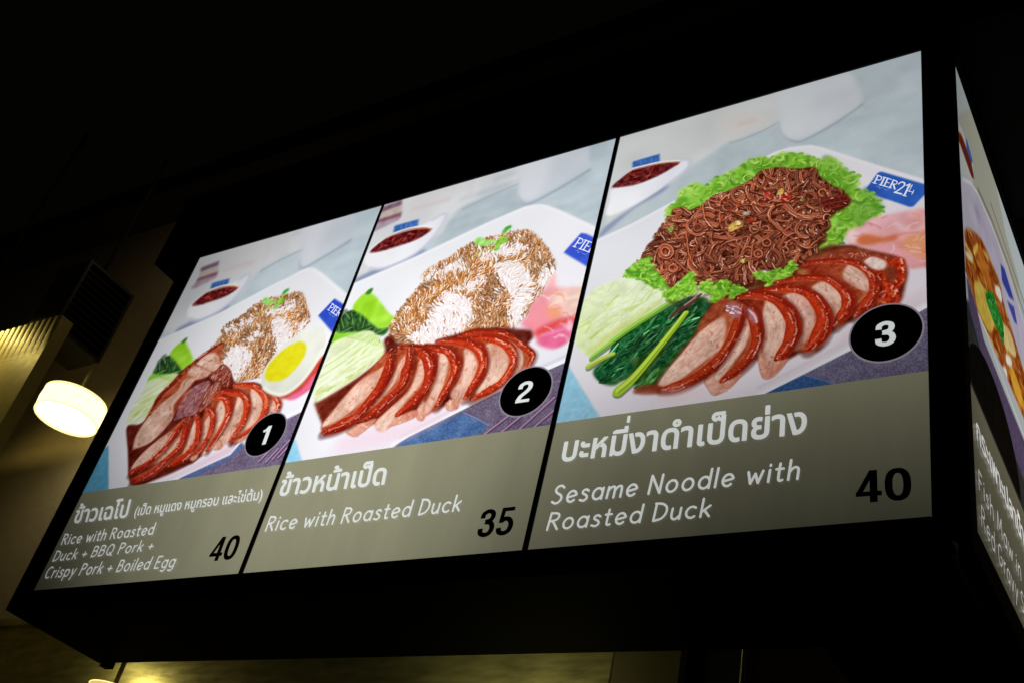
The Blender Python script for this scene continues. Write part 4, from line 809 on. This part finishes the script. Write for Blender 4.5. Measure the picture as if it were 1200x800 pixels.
# handwriting-like stroke letters: cap height 1, x-height .62
def arc(cx, cy, rx, ry, a0, a1, n=9): return [(cx+rx*math.cos(math.radians(a0+(a1-a0)*i/n)), cy+ry*math.sin(math.radians(a0+(a1-a0)*i/n))) for i in range(n+1)]
O_ = arc(.23, .31, .23, .31, 60, 420, 14)
BOWL = [(0, 1), (.27, .98), (.42, .88), (.43, .72), (.32, .57), (.02, .5)]
GL = {'R': (.5, [[(0, 0), (0, 1.02)], BOWL, [(.17, .52), (.5, 0)]]), 'P': (.46, [[(0, 0), (0, 1.02)], BOWL]),
 'B': (.48, [[(0, 0), (0, 1)], [(0, 1), (.26, .98), (.4, .88), (.38, .68), (.26, .56), (.02, .54)], [(.24, .56), (.44, .46), (.46, .22), (.34, .05), (0, 0)]]),
 'D': (.52, [[(0, 0), (0, 1)], [(-.04, 1), (.3, .94), (.5, .72), (.51, .38), (.34, .1), (0, 0)]]),
 'C': (.52, [arc(.3, .5, .3, .5, 55, 300, 12)]), 'G': (.6, [arc(.3, .5, .3, .5, 50, 340, 13)+[(.58, .45), (.36, .45)]]),
 'Q': (.62, [arc(.3, .5, .3, .5, 60, 420, 16), [(.34, .22), (.62, -.08)]]), 'S': (.44, [[(.42, .88), (.28, 1), (.1, .96), (.02, .78), (.12, .6), (.34, .45), (.42, .26), (.34, .06), (.16, -.01), (-.02, .1)]]),
 'E': (.4, [[(.38, 1), (0, 1), (0, 0), (.38, 0)], [(0, .52), (.32, .52)]]), 'F': (.4, [[(.4, 1), (0, 1), (0, 0)], [(0, .54), (.32, .54)]]),
 'N': (.52, [[(0, 0), (0, 1), (.5, 0), (.5, 1)]]), 'M': (.66, [[(0, 0), (.06, 1), (.33, .3), (.6, 1), (.66, 0)]]),
 'i': (.03, [[(.01, 0), (.01, .62)], [(.01, .84), (.01, .89)]]), 'l': (.03, [[(.01, 0), (.01, 1.02)]]), 'c': (.4, [arc(.24, .31, .24, .31, 50, 310, 10)]),
 'e': (.44, [[(.03, .27), (.43, .37)]+arc(.23, .31, .22, .31, 30, 315, 11)]), 'o': (.46, [O_]), 'a': (.46, [O_, [(.46, .62), (.46, 0)]]), 'd': (.46, [O_, [(.46, 1.02), (.46, 0)]]),
 'g': (.46, [O_, [(.46, .62), (.45, -.15), (.3, -.32), (.06, -.26)]]), 'p': (.46, [O_, [(0, .62), (0, -.34)]]), 'w': (.62, [[(0, .62), (.15, 0), (.31, .5), (.47, 0), (.62, .62)]]),
 'v': (.4, [[(0, .62), (.2, 0), (.4, .62)]]), 'y': (.4, [[(0, .62), (.2, .04)], [(.4, .62), (.08, -.34)]]), 't': (.26, [[(.11, .9), (.11, .14), (.18, 0), (.28, .03)], [(-.02, .62), (.27, .62)]]),
 'h': (.37, [[(0, 0), (0, 1.02)], [(0, .38), (.1, .55), (.24, .63), (.35, .54), (.37, .36), (.37, 0)]]), 'n': (.37, [[(0, 0), (0, .62)], [(0, .38), (.1, .55), (.24, .63), (.35, .54), (.37, .36), (.37, 0)]]),
 'm': (.66, [[(0, 0), (0, .62)], [(0, .4), (.1, .57), (.22, .62), (.31, .52), (.33, 0)], [(.33, .4), (.43, .57), (.55, .62), (.64, .52), (.66, 0)]]),
 'r': (.24, [[(0, 0), (0, .62)], [(0, .36), (.1, .56), (.26, .61)]]), 's': (.32, [[(.32, .54), (.19, .63), (.05, .56), (.06, .42), (.26, .28), (.31, .12), (.18, -.01), (-.02, .05)]]),
 'u': (.38, [[(0, .62), (0, .2), (.08, .03), (.22, .01), (.38, .22)], [(.38, .62), (.38, 0)]]), 'k': (.36, [[(0, 0), (0, 1.02)], [(.35, .6), (.02, .27)], [(.12, .37), (.37, 0)]]),
 '+': (.42, [[(0, .34), (.42, .34)], [(.21, .12), (.21, .56)]])}
def lay(text, gap=.27, space=.36):
    x, out = 0, []
    for ch in text:
        if ch == ' ': x += space; continue
        wd, st = GL[ch]; out += [[(x+a+.07*b, b) for a, b in s] for s in st]; x += wd+gap
    return out, x-gap
def affine(bl, br, tl, wdt, hgt, plane):
    a, b, c = (plane([q])[0] for q in (bl, br, tl))
    return lambda x, y: a+(b-a)*(x/wdt)+(c-a)*(y/hgt)
def ribbon(pts, r):
    p = np.array(pts); n = len(p)
    if n > 3: p = sm(p, 3, False); n = len(p)
    d = np.gradient(p, axis=0) if n > 2 else np.array([p[1]-p[0]]*2); d /= np.hypot(d[:, 0], d[:, 1])[:, None]+1e-9; nr = np.stack([-d[:, 1], d[:, 0]], 1)*r
    if n == 3 or len(pts) in (4, 5):                     # keep true corners of straight-lined letters
        pass
    cap = lambda c, dd, s: [c+r*np.array([dd[0]*math.cos(t)-dd[1]*math.sin(t), dd[0]*math.sin(t)+dd[1]*math.cos(t)]) for t in np.linspace(s, s+math.pi, 6)[1:-1]]
    return list(p+nr), list(p-nr), cap(p[-1], d[-1], -math.pi/2), cap(p[0], d[0], math.pi/2)
STRAIGHT = set('ENMFwvk')
def stroke_text(name, text, bl, br, tl, mat, parent, plane=front, wt=.067, d=.0022, prefix=None):
    st, wd = lay(text); f = affine(bl, br, tl, lay(prefix)[1] if prefix else wd, 1., plane)
    h = np.hypot(*(plane([tl])[0]-plane([bl])[0])); r = h*wt; V, F = [], []
    for i, s in enumerate(st):
        P = [f(*q) for q in s]; dd = d+i*2e-5
        segs = [P] if not (len(s) in (3, 4, 5) and all(abs(a[0]-b[0])+abs(a[1]-b[1]) > .28 for a, b in zip(s, s[1:]))) else [P[k:k+2] for k in range(len(P)-1)]
        for sg in segs:
            L_, R_, c1, c0 = ribbon(sg, r); k = len(V); n = len(L_)
            V += [(q, dd) for q in L_]+[(q, dd) for q in R_]; F += [[k+j, k+n+j, k+n+j+1, k+j+1] for j in range(n-1)]
            for a, b, cp in ((k+2*n-1, k+n-1, c1), (k, k+n, c0)):
                m_ = len(V); V += [(q, dd) for q in cp]; F.append([a]+list(range(m_, m_+len(cp)))+[b])
            dd += 1e-5
    v = [(q[0], -e, q[1]+ZB) for q, e in V] if plane is front else [(SIDE_X+e, q[0], q[1]+ZB) for q, e in V]
    return mesh(name, v, F, mat, parent)
DG = {'0': (.54, [('c', [(.27+.195*math.copysign(abs(math.cos(t))**.8, math.cos(t)), .5+.425*math.copysign(abs(math.sin(t))**.8, math.sin(t))) for t in np.linspace(0, 2*math.pi, 33)], .165)]),
 '4': (.56, [('l', [(.385, 0), (.385, 1)], .165), ('l', [(.36, .985), (.055, .25)], .125), ('l', [(0, .265), (.56, .265)], .145)]),
 '3': (.52, [('s', [(.08, .68), (.1, .84), (.24, .925), (.38, .87), (.41, .72), (.34, .59), (.18, .545)], .155), ('s', [(.18, .535), (.37, .49), (.44, .31), (.38, .13), (.24, .072), (.1, .14), (.075, .31)], .16)]),
 '5': (.54, [('l', [(.09, .93), (.49, .93)], .14), ('l', [(.15, .99), (.11, .45)], .13), ('s', [(.11, .5), (.24, .59), (.38, .54), (.45, .36), (.4, .15), (.25, .072), (.11, .13), (.075, .28)], .16)]),
 '1': (.34, [('l', [(.25, 0), (.25, 1)], .18), ('s', [(.0, .74), (.12, .79), (.22, .93)], .14)]),
 '2': (.52, [('s', [(.08, .66), (.11, .84), (.26, .925), (.4, .87), (.43, .7), (.35, .52), (.16, .3), (.09, .1)], .155), ('l', [(.02, .07), (.5, .07)], .14)])}
def digits(name, text, bl, br, tl, mat, parent, plane=front, d=.0022, gap=.07):
    x, items = 0, []
    for ch in text:
        wd, st = DG[ch]; items += [(k, [(x+a, b) for a, b in p], t) for k, p, t in st]; x += wd+gap
    f = affine(bl, br, tl, x-gap, 1., plane); V, F = [], []
    for i, (k, p, t) in enumerate(items):
        q = np.array(p) if k != 's' else sm(p, 5, False); n = len(q)
        g = np.gradient(q, axis=0) if n > 2 else np.array([q[1]-q[0]]*2)
        if k == 'c': g[0] = g[-1] = q[1]-q[-2]
        g /= np.hypot(g[:, 0], g[:, 1])[:, None]+1e-9; nr = np.stack([-g[:, 1], g[:, 0]], 1)*t/2; kk = len(V)
        for e in list(q+nr)+list(q-nr):
            u = f(*e); V.append((u[0], -d-i*3e-5, u[1]+ZB))
        F += [[kk+j, kk+n+j, kk+n+j+1, kk+j+1] for j in range(n-1)]
    return mesh(name, V, F, mat, parent)
def font_mesh(text, weight=0., size=1.):
    cu = bpy.data.curves.new('lettering', 'FONT'); cu.body = text; cu.size = size; cu.offset = weight; cu.resolution_u = 6
    o = bpy.data.objects.new('lettering', cu); C.objects.link(o); bpy.context.view_layer.update()
    me = bpy.data.meshes.new_from_object(o.evaluated_get(bpy.context.evaluated_depsgraph_get())); v = np.array([q.co[:2] for q in me.vertices]); f = [list(p.vertices) for p in me.polygons]
    bpy.data.objects.remove(o); bpy.data.curves.remove(cu); bpy.data.meshes.remove(me); return v, f
def font_text(name, text, bl, br, tl, mat, parent, plane=front, weight=0., ref=None, prefix=None, d=.0022, bold=.0, extra=()):
    v, f = font_mesh(text, weight); x0, x1 = v[:, 0].min(), v[:, 0].max()
    if prefix: pv, _ = font_mesh(prefix, weight); x1 = pv[:, 0].max()
    rv, _ = font_mesh(ref or text, weight); h = rv[:, 1].max(); y0 = 0 if ref else v[:, 1].min()
    for pre, ya, yb, wd in extra:                        # tone marks that sit on top of an upper vowel
        xe = font_mesh(pre, weight)[0][:, 0].max(); k = len(v)
        v = np.vstack([v, [(xe-wd, ya*h), (xe, ya*h), (xe, yb*h), (xe-wd, yb*h)]]); f = f+[[k, k+1, k+2, k+3]]
    a = affine(bl, br, tl, x1-x0, h-y0, plane); w3, F = [], []
    for i, (ox, oy) in enumerate(((0, 0), (1, 0), (-1, 0), (0, 1), (0, -1)) if bold else ((0, 0),)):
        k = len(w3); e = d+i*2e-5
        q = [a(x-x0+ox*bold, y-y0+oy*bold) for x, y in v]
        w3 += [(p[0], -e, p[1]+ZB) for p in q] if plane is front else [(SIDE_X+e, p[0], p[1]+ZB) for p in q]; F += [[k+j for j in g] for g in f]
    return mesh(name, w3, F, mat, parent)

def make_image(name, cv):
    im = bpy.data.images.new(name, cv.w, cv.h); px = np.ones((cv.h, cv.w, 4), np.float32); g = np.random.RandomState(5).randn(cv.h, cv.w, 1).astype(np.float32)
    px[..., :3] = np.clip(cv.im+g*.012, 0, 1)[::-1]; im.pixels.foreach_set(px.ravel()); im.update(); im.pack(); return im
CV = paint_all(1500)
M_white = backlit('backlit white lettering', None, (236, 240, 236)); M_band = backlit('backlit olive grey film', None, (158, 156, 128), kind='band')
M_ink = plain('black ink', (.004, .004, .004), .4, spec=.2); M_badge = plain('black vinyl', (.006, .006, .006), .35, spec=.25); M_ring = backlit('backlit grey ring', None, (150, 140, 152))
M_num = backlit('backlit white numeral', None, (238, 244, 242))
T1, T2, T3, T4 = cr(40,560,4.286), cr(290,510,3.429), cr(620,450,3.529), cr(920,430,4.211)
one = lambda f, x, y: f(x, y)[0]
def panel(i, label, quad, zb_l, zb_r, cx, cz):
    cv = CV[i]; bl, br, tr, tl = quad
    t = thing('menu_poster', ((bl[0]+br[0])/2, 0., ZB+(bl[1]+br[1])/2), label, 'menu poster', 'lit menu posters of the light box')
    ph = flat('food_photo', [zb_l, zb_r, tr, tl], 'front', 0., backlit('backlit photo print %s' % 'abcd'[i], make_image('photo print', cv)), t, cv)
    m = ph.data.materials[0]
    for j, (nm, poly) in enumerate(cv.elems):
        p = clip_poly(poly, [zb_l, zb_r, tr, tl])
        if len(p) > 2: flat(nm, p, 'front', .0002+.00004*j, m, ph, cv)
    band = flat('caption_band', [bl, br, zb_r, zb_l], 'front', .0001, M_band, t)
    ring = flat('number_badge', [(cx+.0535*math.cos(a), cz+.0535*math.sin(a)) for a in np.linspace(0, 2*math.pi, 64, False)], 'front', .0021, M_ring, t)
    flat('black_disc', [(cx+.0508*math.cos(a), cz+.0508*math.sin(a)) for a in np.linspace(0, 2*math.pi, 64, False)], 'front', .0024, M_badge, ring)
    return t, band, ring
def edge_pt(p, q, z):
    t = (z-p[1])/(q[1]-p[1]); return (p[0]+(q[0]-p[0])*t, z)
zb = [tuple(front([v])[0]) for v in ((96.5, 577), (329, 544), (336, 541.5), (646, 497), (653, 495), (1088, 434))]
def snap(p, a, b): return edge_pt(a, b, p[1])
P1 = panel(0, 'left menu poster with pork, duck and half a boiled egg on rice, priced 40', [Q['BL'], Q['a_b'], Q['a_t'], Q['TL']], snap(zb[0], Q['BL'], Q['TL']), snap(zb[1], Q['a_b'], Q['a_t']), .5213, .3125)
P2 = panel(1, 'middle menu poster with roasted duck slices on brown and white rice, priced 35', [Q['b_b'], Q['c_b'], Q['c_t'], Q['b_t']], snap(zb[2], Q['b_b'], Q['b_t']), snap(zb[3], Q['c_b'], Q['c_t']), 1.1355, .3115)
P3 = panel(2, 'menu poster with a heap of brown sesame noodles and duck, badge number 3', [Q['d_b'], Q['BR'], Q['TR'], Q['d_t']], snap(zb[4], Q['d_b'], Q['d_t']), snap(zb[5], Q['BR'], Q['TR']), 1.743, .3085)
# writing
th = dict(ref='บ', weight=.012, bold=.011)
font_text('thai_title', 'ข้าวเฉโป', *T1(200,226, 470,196, 218,163), M_white, P1[1], **th)
font_text('thai_note', '(เป็ด หมูแดง หมูกรอบ และไข่ต้ม)', *T1(505,190, 1146,108, 516,152), M_white, P1[1], ref='บ', weight=.008, bold=.006)
stroke_text('english_line', 'Rice with Roasted', *T1(140,335, 598,282, 157,284), M_white, P1[1])
stroke_text('english_line', 'Duck + BBQ Pork +', *T1(97,418, 595,362, 117,368), M_white, P1[1])
stroke_text('english_line', 'Crispy Pork + Boiled Egg', *T1(55,503, 703,446, 78,449), M_white, P1[1])
digits('price', '40', *T1(873,421, 1006,408, 918,300), M_ink, P1[1])
font_text('thai_title', 'ข้าวหน้าเป็ด', *T2(127,243, 552,196, 144,181), M_white, P2[1], **th)
stroke_text('english_line', 'Rice with Roasted Duck', *T2(75,385, 852,304, 93,329), M_white, P2[1], wt=.065)
digits('price', '35', *T2(922,412, 1064,399, 947,301), M_ink, P2[1])
font_text('thai_title', 'บะหมีงาดำเป็ดย่าง', *T3(135,320, 1148,203, 150,241), M_white, P3[1], extra=[('บะหมี', 1.62, 1.95, .075)], **th)
stroke_text('english_line', 'Sesame Noodle with', *T3(97,495, 1112,394, 112,424), M_white, P3[1], wt=.065)
stroke_text('english_line', 'Roasted Duck', *T3(77,604, 745,548, 91,536), M_white, P3[1], wt=.065)
digits('price', '40', *T4(352,674, 627,656, 350,517), M_ink, P3[1])
U1, U2, B3 = cr(280,470,10), cr(570,420,10), cr(860,260,4)
digits('numeral', '1', *U1(240,522, 322,507, 318,304), M_num, P1[2], d=.0028)
digits('numeral', '2', *U2(338,533, 512,508, 400,287), M_num, P2[2], d=.0028)
digits('numeral', '3', *B3(665,592, 762,580, 667,478), M_num, P3[2], d=.0028)

# side panel round the corner
cvs = CV[3]
ps = thing('menu_poster', (SIDE_X, .35, ZB), 'narrow steeply seen menu poster round the right corner with a bowl of soup', 'menu poster', 'lit menu posters of the light box')
sq = [(.031, -.012), (.66, .022), (.66, .953), (.031, .917)]; zl, zr = (.031, .2365), (.66, .2365)
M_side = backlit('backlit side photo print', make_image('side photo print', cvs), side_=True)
ph = flat('food_photo', [zl, zr, sq[2], sq[3]], 'side', 0., M_side, ps, cvs)
for j, (nm, poly) in enumerate(cvs.elems):
    p = clip_poly(poly, [zl, zr, sq[2], sq[3]])
    if len(p) > 2: flat(nm, p, 'side', .0002+.00004*j, M_side, ph, cvs)
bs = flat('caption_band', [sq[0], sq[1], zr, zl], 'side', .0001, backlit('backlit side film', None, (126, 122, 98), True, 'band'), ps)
badge = flat('number_badge', clip_poly([(.20+.17*math.cos(a), .255+.105*math.sin(a)) for a in np.linspace(0, 2*math.pi, 64, False)], [(.031, .2375), (.66, .2375), sq[2], sq[3]]), 'side', .0015, M_badge, ps)
M_ws = backlit('backlit side lettering', None, (232, 232, 228), True, gain=1.9)
font_text('thai_title', 'กระเพาะปลาน้ำแดง', (1142.7, 513), (1180.5, 598.5), (1141.4, 492), M_ws, bs, plane=side, weight=.012, bold=.008, ref='บ', prefix='กระเพาะป')
stroke_text('english_line', 'Fish Maw in', (1145.5, 573), (1194.4, 679.1), (1144.2, 549), M_ws, bs, plane=side, wt=.05)
stroke_text('english_line', 'Red Gravy Soup', (1148.5, 615), (1197.9, 719), (1147.5, 590.5), M_ws, bs, plane=side, wt=.05, prefix='Red Gravy S')

# ---------------- surroundings ----------------
at = lambda pts, y: [tuple(p) for p in unproj(pts, 1, y)]
hd = thing('header_box', (.9, .2, ZB+ZT), 'black header box above the lit menu, reaching further left', 'bulkhead')
V, F = boxes((-.2, 2.6, .0, .5, ZB+ZT+.002, ZB+1.2)); bevel(mesh('header_shell', V, F, M_head, hd), .004)
V, F = boxes((-.2, 2.6, -.006, -.001, ZB+1.186, ZB+1.206)); mesh('edge_trim', V, F, M_head, hd)
WY = .8
wt_ = at([(206, 260), (115, 290), (12, 728)], WY); ztop = wt_[0][2]; zst = wt_[2][2]
V, F = boxes((-4.2, 4.5, WY, WY+.12, ZB-2.35, ZB+ztop)); tag(mesh('back_wall', V, F, M_wall), kind='structure')
V, F = boxes((-4.2, 4.5, WY-.16, WY+.4, ZB+ztop+.002, ZB+ztop+.12)); tag(mesh('ceiling', V, F, M_ceil), kind='structure')
# pendant lamp, plus a second one built in place of its reflection
M_shade = glow('lit lamp shade', (1., .88, .36), 2.4); M_trim = glow('lit shade trim', (1., .8, .28), 1.7); M_bulb = glow('lit lamp lens', (1., .92, .62), 4.)
def pendant(cx, cy, zb_, zt_, r, label, ctop):
    t = thing('pendant_lamp', (cx, cy, zb_), label, 'lamp', 'pendant lamps behind the menu sign')
    n = 48; ring = lambda rr, z: [(cx+rr*math.cos(2*math.pi*i/n), cy+rr*math.sin(2*math.pi*i/n), z) for i in range(n)]
    def lathe(name, prof, mat):
        V, F = [], []
        for k, (rr, z) in enumerate(prof):
            V += ring(rr, z)
            if k: F += [[(k-1)*n+i, (k-1)*n+(i+1) % n, k*n+(i+1) % n, k*n+i] for i in range(n)]
        o = mesh(name, V, F, mat, t)
        for p in o.data.polygons: p.use_smooth = True
        return o
    h = zt_-zb_
    lathe('shade', [(r*.97, zb_+h*.06), (r, zb_+h*.5), (r*.97, zb_+h*.94)], M_shade)
    lathe('shade_rim', [(r*.965, zb_+h*.055), (r*.985, zb_+h*.055), (r*.985, zb_), (r*.94, zb_)], M_trim); lathe('shade_rim', [(r*.985, zb_+h*.945), (r*.985, zb_+h), (r*.94, zb_+h)], M_trim)
    lathe('top_cap', [(.004, zb_+h*.93), (r*.95, zb_+h*.9)], M_black)
    lathe('diffuser', [(.004, zb_+h*.16), (r*.95, zb_+h*.14)], M_bulb)
    lathe('cord', [(.006, zb_+h*.2), (.006, ctop)], M_cord)
    return t
lc = at([(83, 479)], .6)[0]
pendant(lc[0], lc[1], ZB+lc[2]-.044, ZB+lc[2]+.044, .118, 'glowing drum pendant lamp to the left of the menu sign', ZB+lc[2]+.40)
l2 = at([(128, 817)], .5)[0]
M_shade = glow('golden reflection shade', (1., .72, .2), .8); M_bulb = glow('golden reflection lens', (1., .8, .35), 1.2)  # added glow standing in for the drum lamp's reflection in the steel
pendant(l2[0], l2[1], ZB+l2[2]-.03, ZB+l2[2]+.022, .062, 'added golden lamp standing in for the drum lamp reflection, low below the left end of the menu sign', ZB+l2[2]+.12)
# louvred vent box hanging beside the lamp
vb = thing('vent_box', (-1.41, .5, ZB+1.295), 'dark louvred vent box hanging above the drum lamp', 'vent')
bx0, bx1, by0, by1, bz0, bz1 = -1.505, -1.32, .375, .60, ZB+1.295, ZB+1.62
V, F = boxes((bx0, bx1-.022, by0, by1, bz0, bz1)); mesh('vent_shell', V, F, M_vent, vb)
V, F = boxes((bx1-.022, bx1, by0, by0+.012, bz0, bz1), (bx1-.022, bx1, by1-.012, by1, bz0, bz1), (bx1-.022, bx1, by0+.0125, by1-.0125, bz0, bz0+.012), (bx1-.022, bx1, by0+.0125, by1-.0125, bz1-.012, bz1)); mesh('vent_frame', V, F, M_vent, vb)
slat_me = None
for k in range(11):
    z = bz0+.028+k*.0265
    if slat_me is None:
        o = mesh('louvre_slat', [(bx1-.02, by0+.013, z), (bx1-.001, by0+.013, z-.012), (bx1-.001, by1-.013, z-.012), (bx1-.02, by1-.013, z), (bx1-.02, by0+.013, z+.003), (bx1-.001, by0+.013, z-.009), (bx1-.001, by1-.013, z-.009), (bx1-.02, by1-.013, z+.003)],
                 [[0, 3, 2, 1], [4, 5, 6, 7], [0, 1, 5, 4], [1, 2, 6, 5], [2, 3, 7, 6], [3, 0, 4, 7]], M_vent, vb); slat_me = o.data
    else:
        o = link('louvre_slat', slat_me, None, vb); o.location.z = k*.0265
V, F = boxes((-1.415, -1.405, .48, .49, bz1+.0005, ZB+2.31)); mesh('hanger_rod', V, F, M_head, vb)
# column lit from a small downlight; tapered top ribs imitate stripes of light
CY = .33
cq = at([(30, 382), (58, 397), (0, 520)], CY); cxr, czt = cq[1][0], ZB+cq[0][2]
co = thing('clad_column', (cxr-.2, CY+.03, ZB-1.), 'pale column lit yellow from above at the left edge, its light stripes shaped as ribs', 'column')
V, F = boxes((cxr-.72, cxr, CY, CY+.05, ZB-2.34, czt)); mesh('column_core', V, F, M_clad, co)
rib = None; RP = .036
for k in range(19):
    x = cxr-.02-k*RP
    if rib is None:
        n = 8; pr = [(x+RP*.46*math.cos(math.pi+math.pi*i/n), CY-.0005+.006*math.sin(math.pi+math.pi*i/n)) for i in range(n+1)]
        V = [(a, CY-.0003+(b-CY)*s_, z) for z, s_ in ((czt-.16, -.08), (czt-.002, 1.)) for a, b in pr]; m_ = n+1
        F = [[i, i+1, m_+i+1, m_+i] for i in range(n)]+[list(range(m_))[::-1], [m_+i for i in range(m_)], [0, m_, 2*m_-1, m_-1]]
        o = mesh('light_stripe_rib', V, F, M_clad, co); rib = o.data
    else: o = link('light_stripe_rib', rib, None, co); o.location.x = -k*RP
dx, dy, dz = cxr-.46, CY-.085, czt+.07
dl = thing('downlight', (dx, dy, dz), 'small black downlight over the pale column', 'downlight')
n = 24; V, F = [], []
for rr, z in ((.02, .07), (.035, .06), (.035, 0.), (.031, 0.), (.028, .03), (.003, .03)):
    V += [(dx+rr*math.cos(2*math.pi*i/n), dy+rr*math.sin(2*math.pi*i/n), dz+z) for i in range(n)]
for k in range(5): F += [[k*n+i, k*n+(i+1) % n, (k+1)*n+(i+1) % n, (k+1)*n+i] for i in range(n)]
mesh('can', V, F, M_head, dl)
V, F = boxes((dx-.006, dx+.006, dy-.006, dy+.006, dz+.06, ZB+2.31)); mesh('stem', V, F, M_head, dl)
lamp_light('downlight_beam', 'SPOT', (dx, dy, dz+.012), 9., (1., .76, .2), .02, (.3, .35, -1.)).data.spot_size = math.radians(150)
# stainless kitchen front below the sign
ks = thing('steel_panel', (-.4, .7, ZB-.6), 'brushed steel kitchen front seen under the menu sign', 'steel panel')
V, F = boxes((-2.6, .984, .70, .72, ZB-1.5, ZB+.307)); bevel(mesh('panel_sheet', V, F, M_steel, ks), .003)
V, F = boxes((-2.6, .984, .685, .6995, ZB+.285, ZB+.307)); mesh('top_fold', V, F, M_steel, ks)
tp = thing('wall_tile_strip', (1.06, .7, ZB-.6), 'narrow dim beige upright panel under the sign, left of the gold flecked grille', 'wall panel')
V, F = boxes((.987, 1.140, .698, .72, ZB-1.5, ZB+.30)); mesh('strip_sheet', V, F, M_tile, tp)
po = thing('metal_post', (1.29, .68, ZB-.6), 'thin shiny metal post under the right half of the sign', 'post')
V, F = boxes((1.278, 1.296, .67, .70, ZB-1.5, ZB+.33)); bevel(mesh('post_shaft', V, F, M_steel2, po), .004)
V, F = boxes((1.142, 1.156, .69, .712, ZB-1.5, ZB+.33)); mesh('post_edge', V, F, M_black, po)
gl_ = thing('mesh_grille', (1.2, .71, ZB-.1), 'small gold flecked mesh grille between the pale panel and the post', 'grille')
V, F = boxes((1.158, 1.277, .712, .72, ZB-1.5, ZB+.33)); mesh('grille_back', V, F, plain('dark back', (.03, .028, .02), .6), gl_)
wm = None; rg = random.Random(4); V, F = [], []
for a in range(13):
    for b_ in range(9):
        x, z, s_ = 1.176+a*.0055+rg.uniform(-.001, .001), ZB+.10+b_*.0075+rg.uniform(-.001, .001), .0019
        k = len(V); t = rg.uniform(-.6, .6); V += [(x-s_, .7105, z), (x, .7105-.002, z-s_), (x+s_, .7105, z+t*.002), (x, .7105, z+s_)]; F += [[k, k+1, k+2, k+3]]
o = mesh('mesh_knots', V, F, plain('brass mesh', (.75, .58, .22), .22, 1.), gl_); o['kind'] = 'stuff'
# light of the drum lamp, then unseen fills added for steel and wall
lamp_light('pendant_bulb', 'AREA', (lc[0], lc[1], ZB+lc[2]-.06), .1, (1., .8, .42), .15, (0, 0, -1))
lamp_light('steel_spot_fill', 'POINT', (l2[0]-.24, .61, ZB+.12), .6, (1., .86, .36), .03)  # unseen point light added beside the low lamp to gild the steel
lamp_light('steel_strip_fill', 'AREA', (.75, .5, ZB-.02), .3, (.95, .9, .45), .3, (.0, 1., .3))  # unseen fill added to lift the steel strip under the sign
lamp_light('wall_fill', 'AREA', (-.9, .36, ZB+2.2), .9, (1., .78, .48), .5, (-.15, .25, -1.))  # unseen high fill added to even out the wall
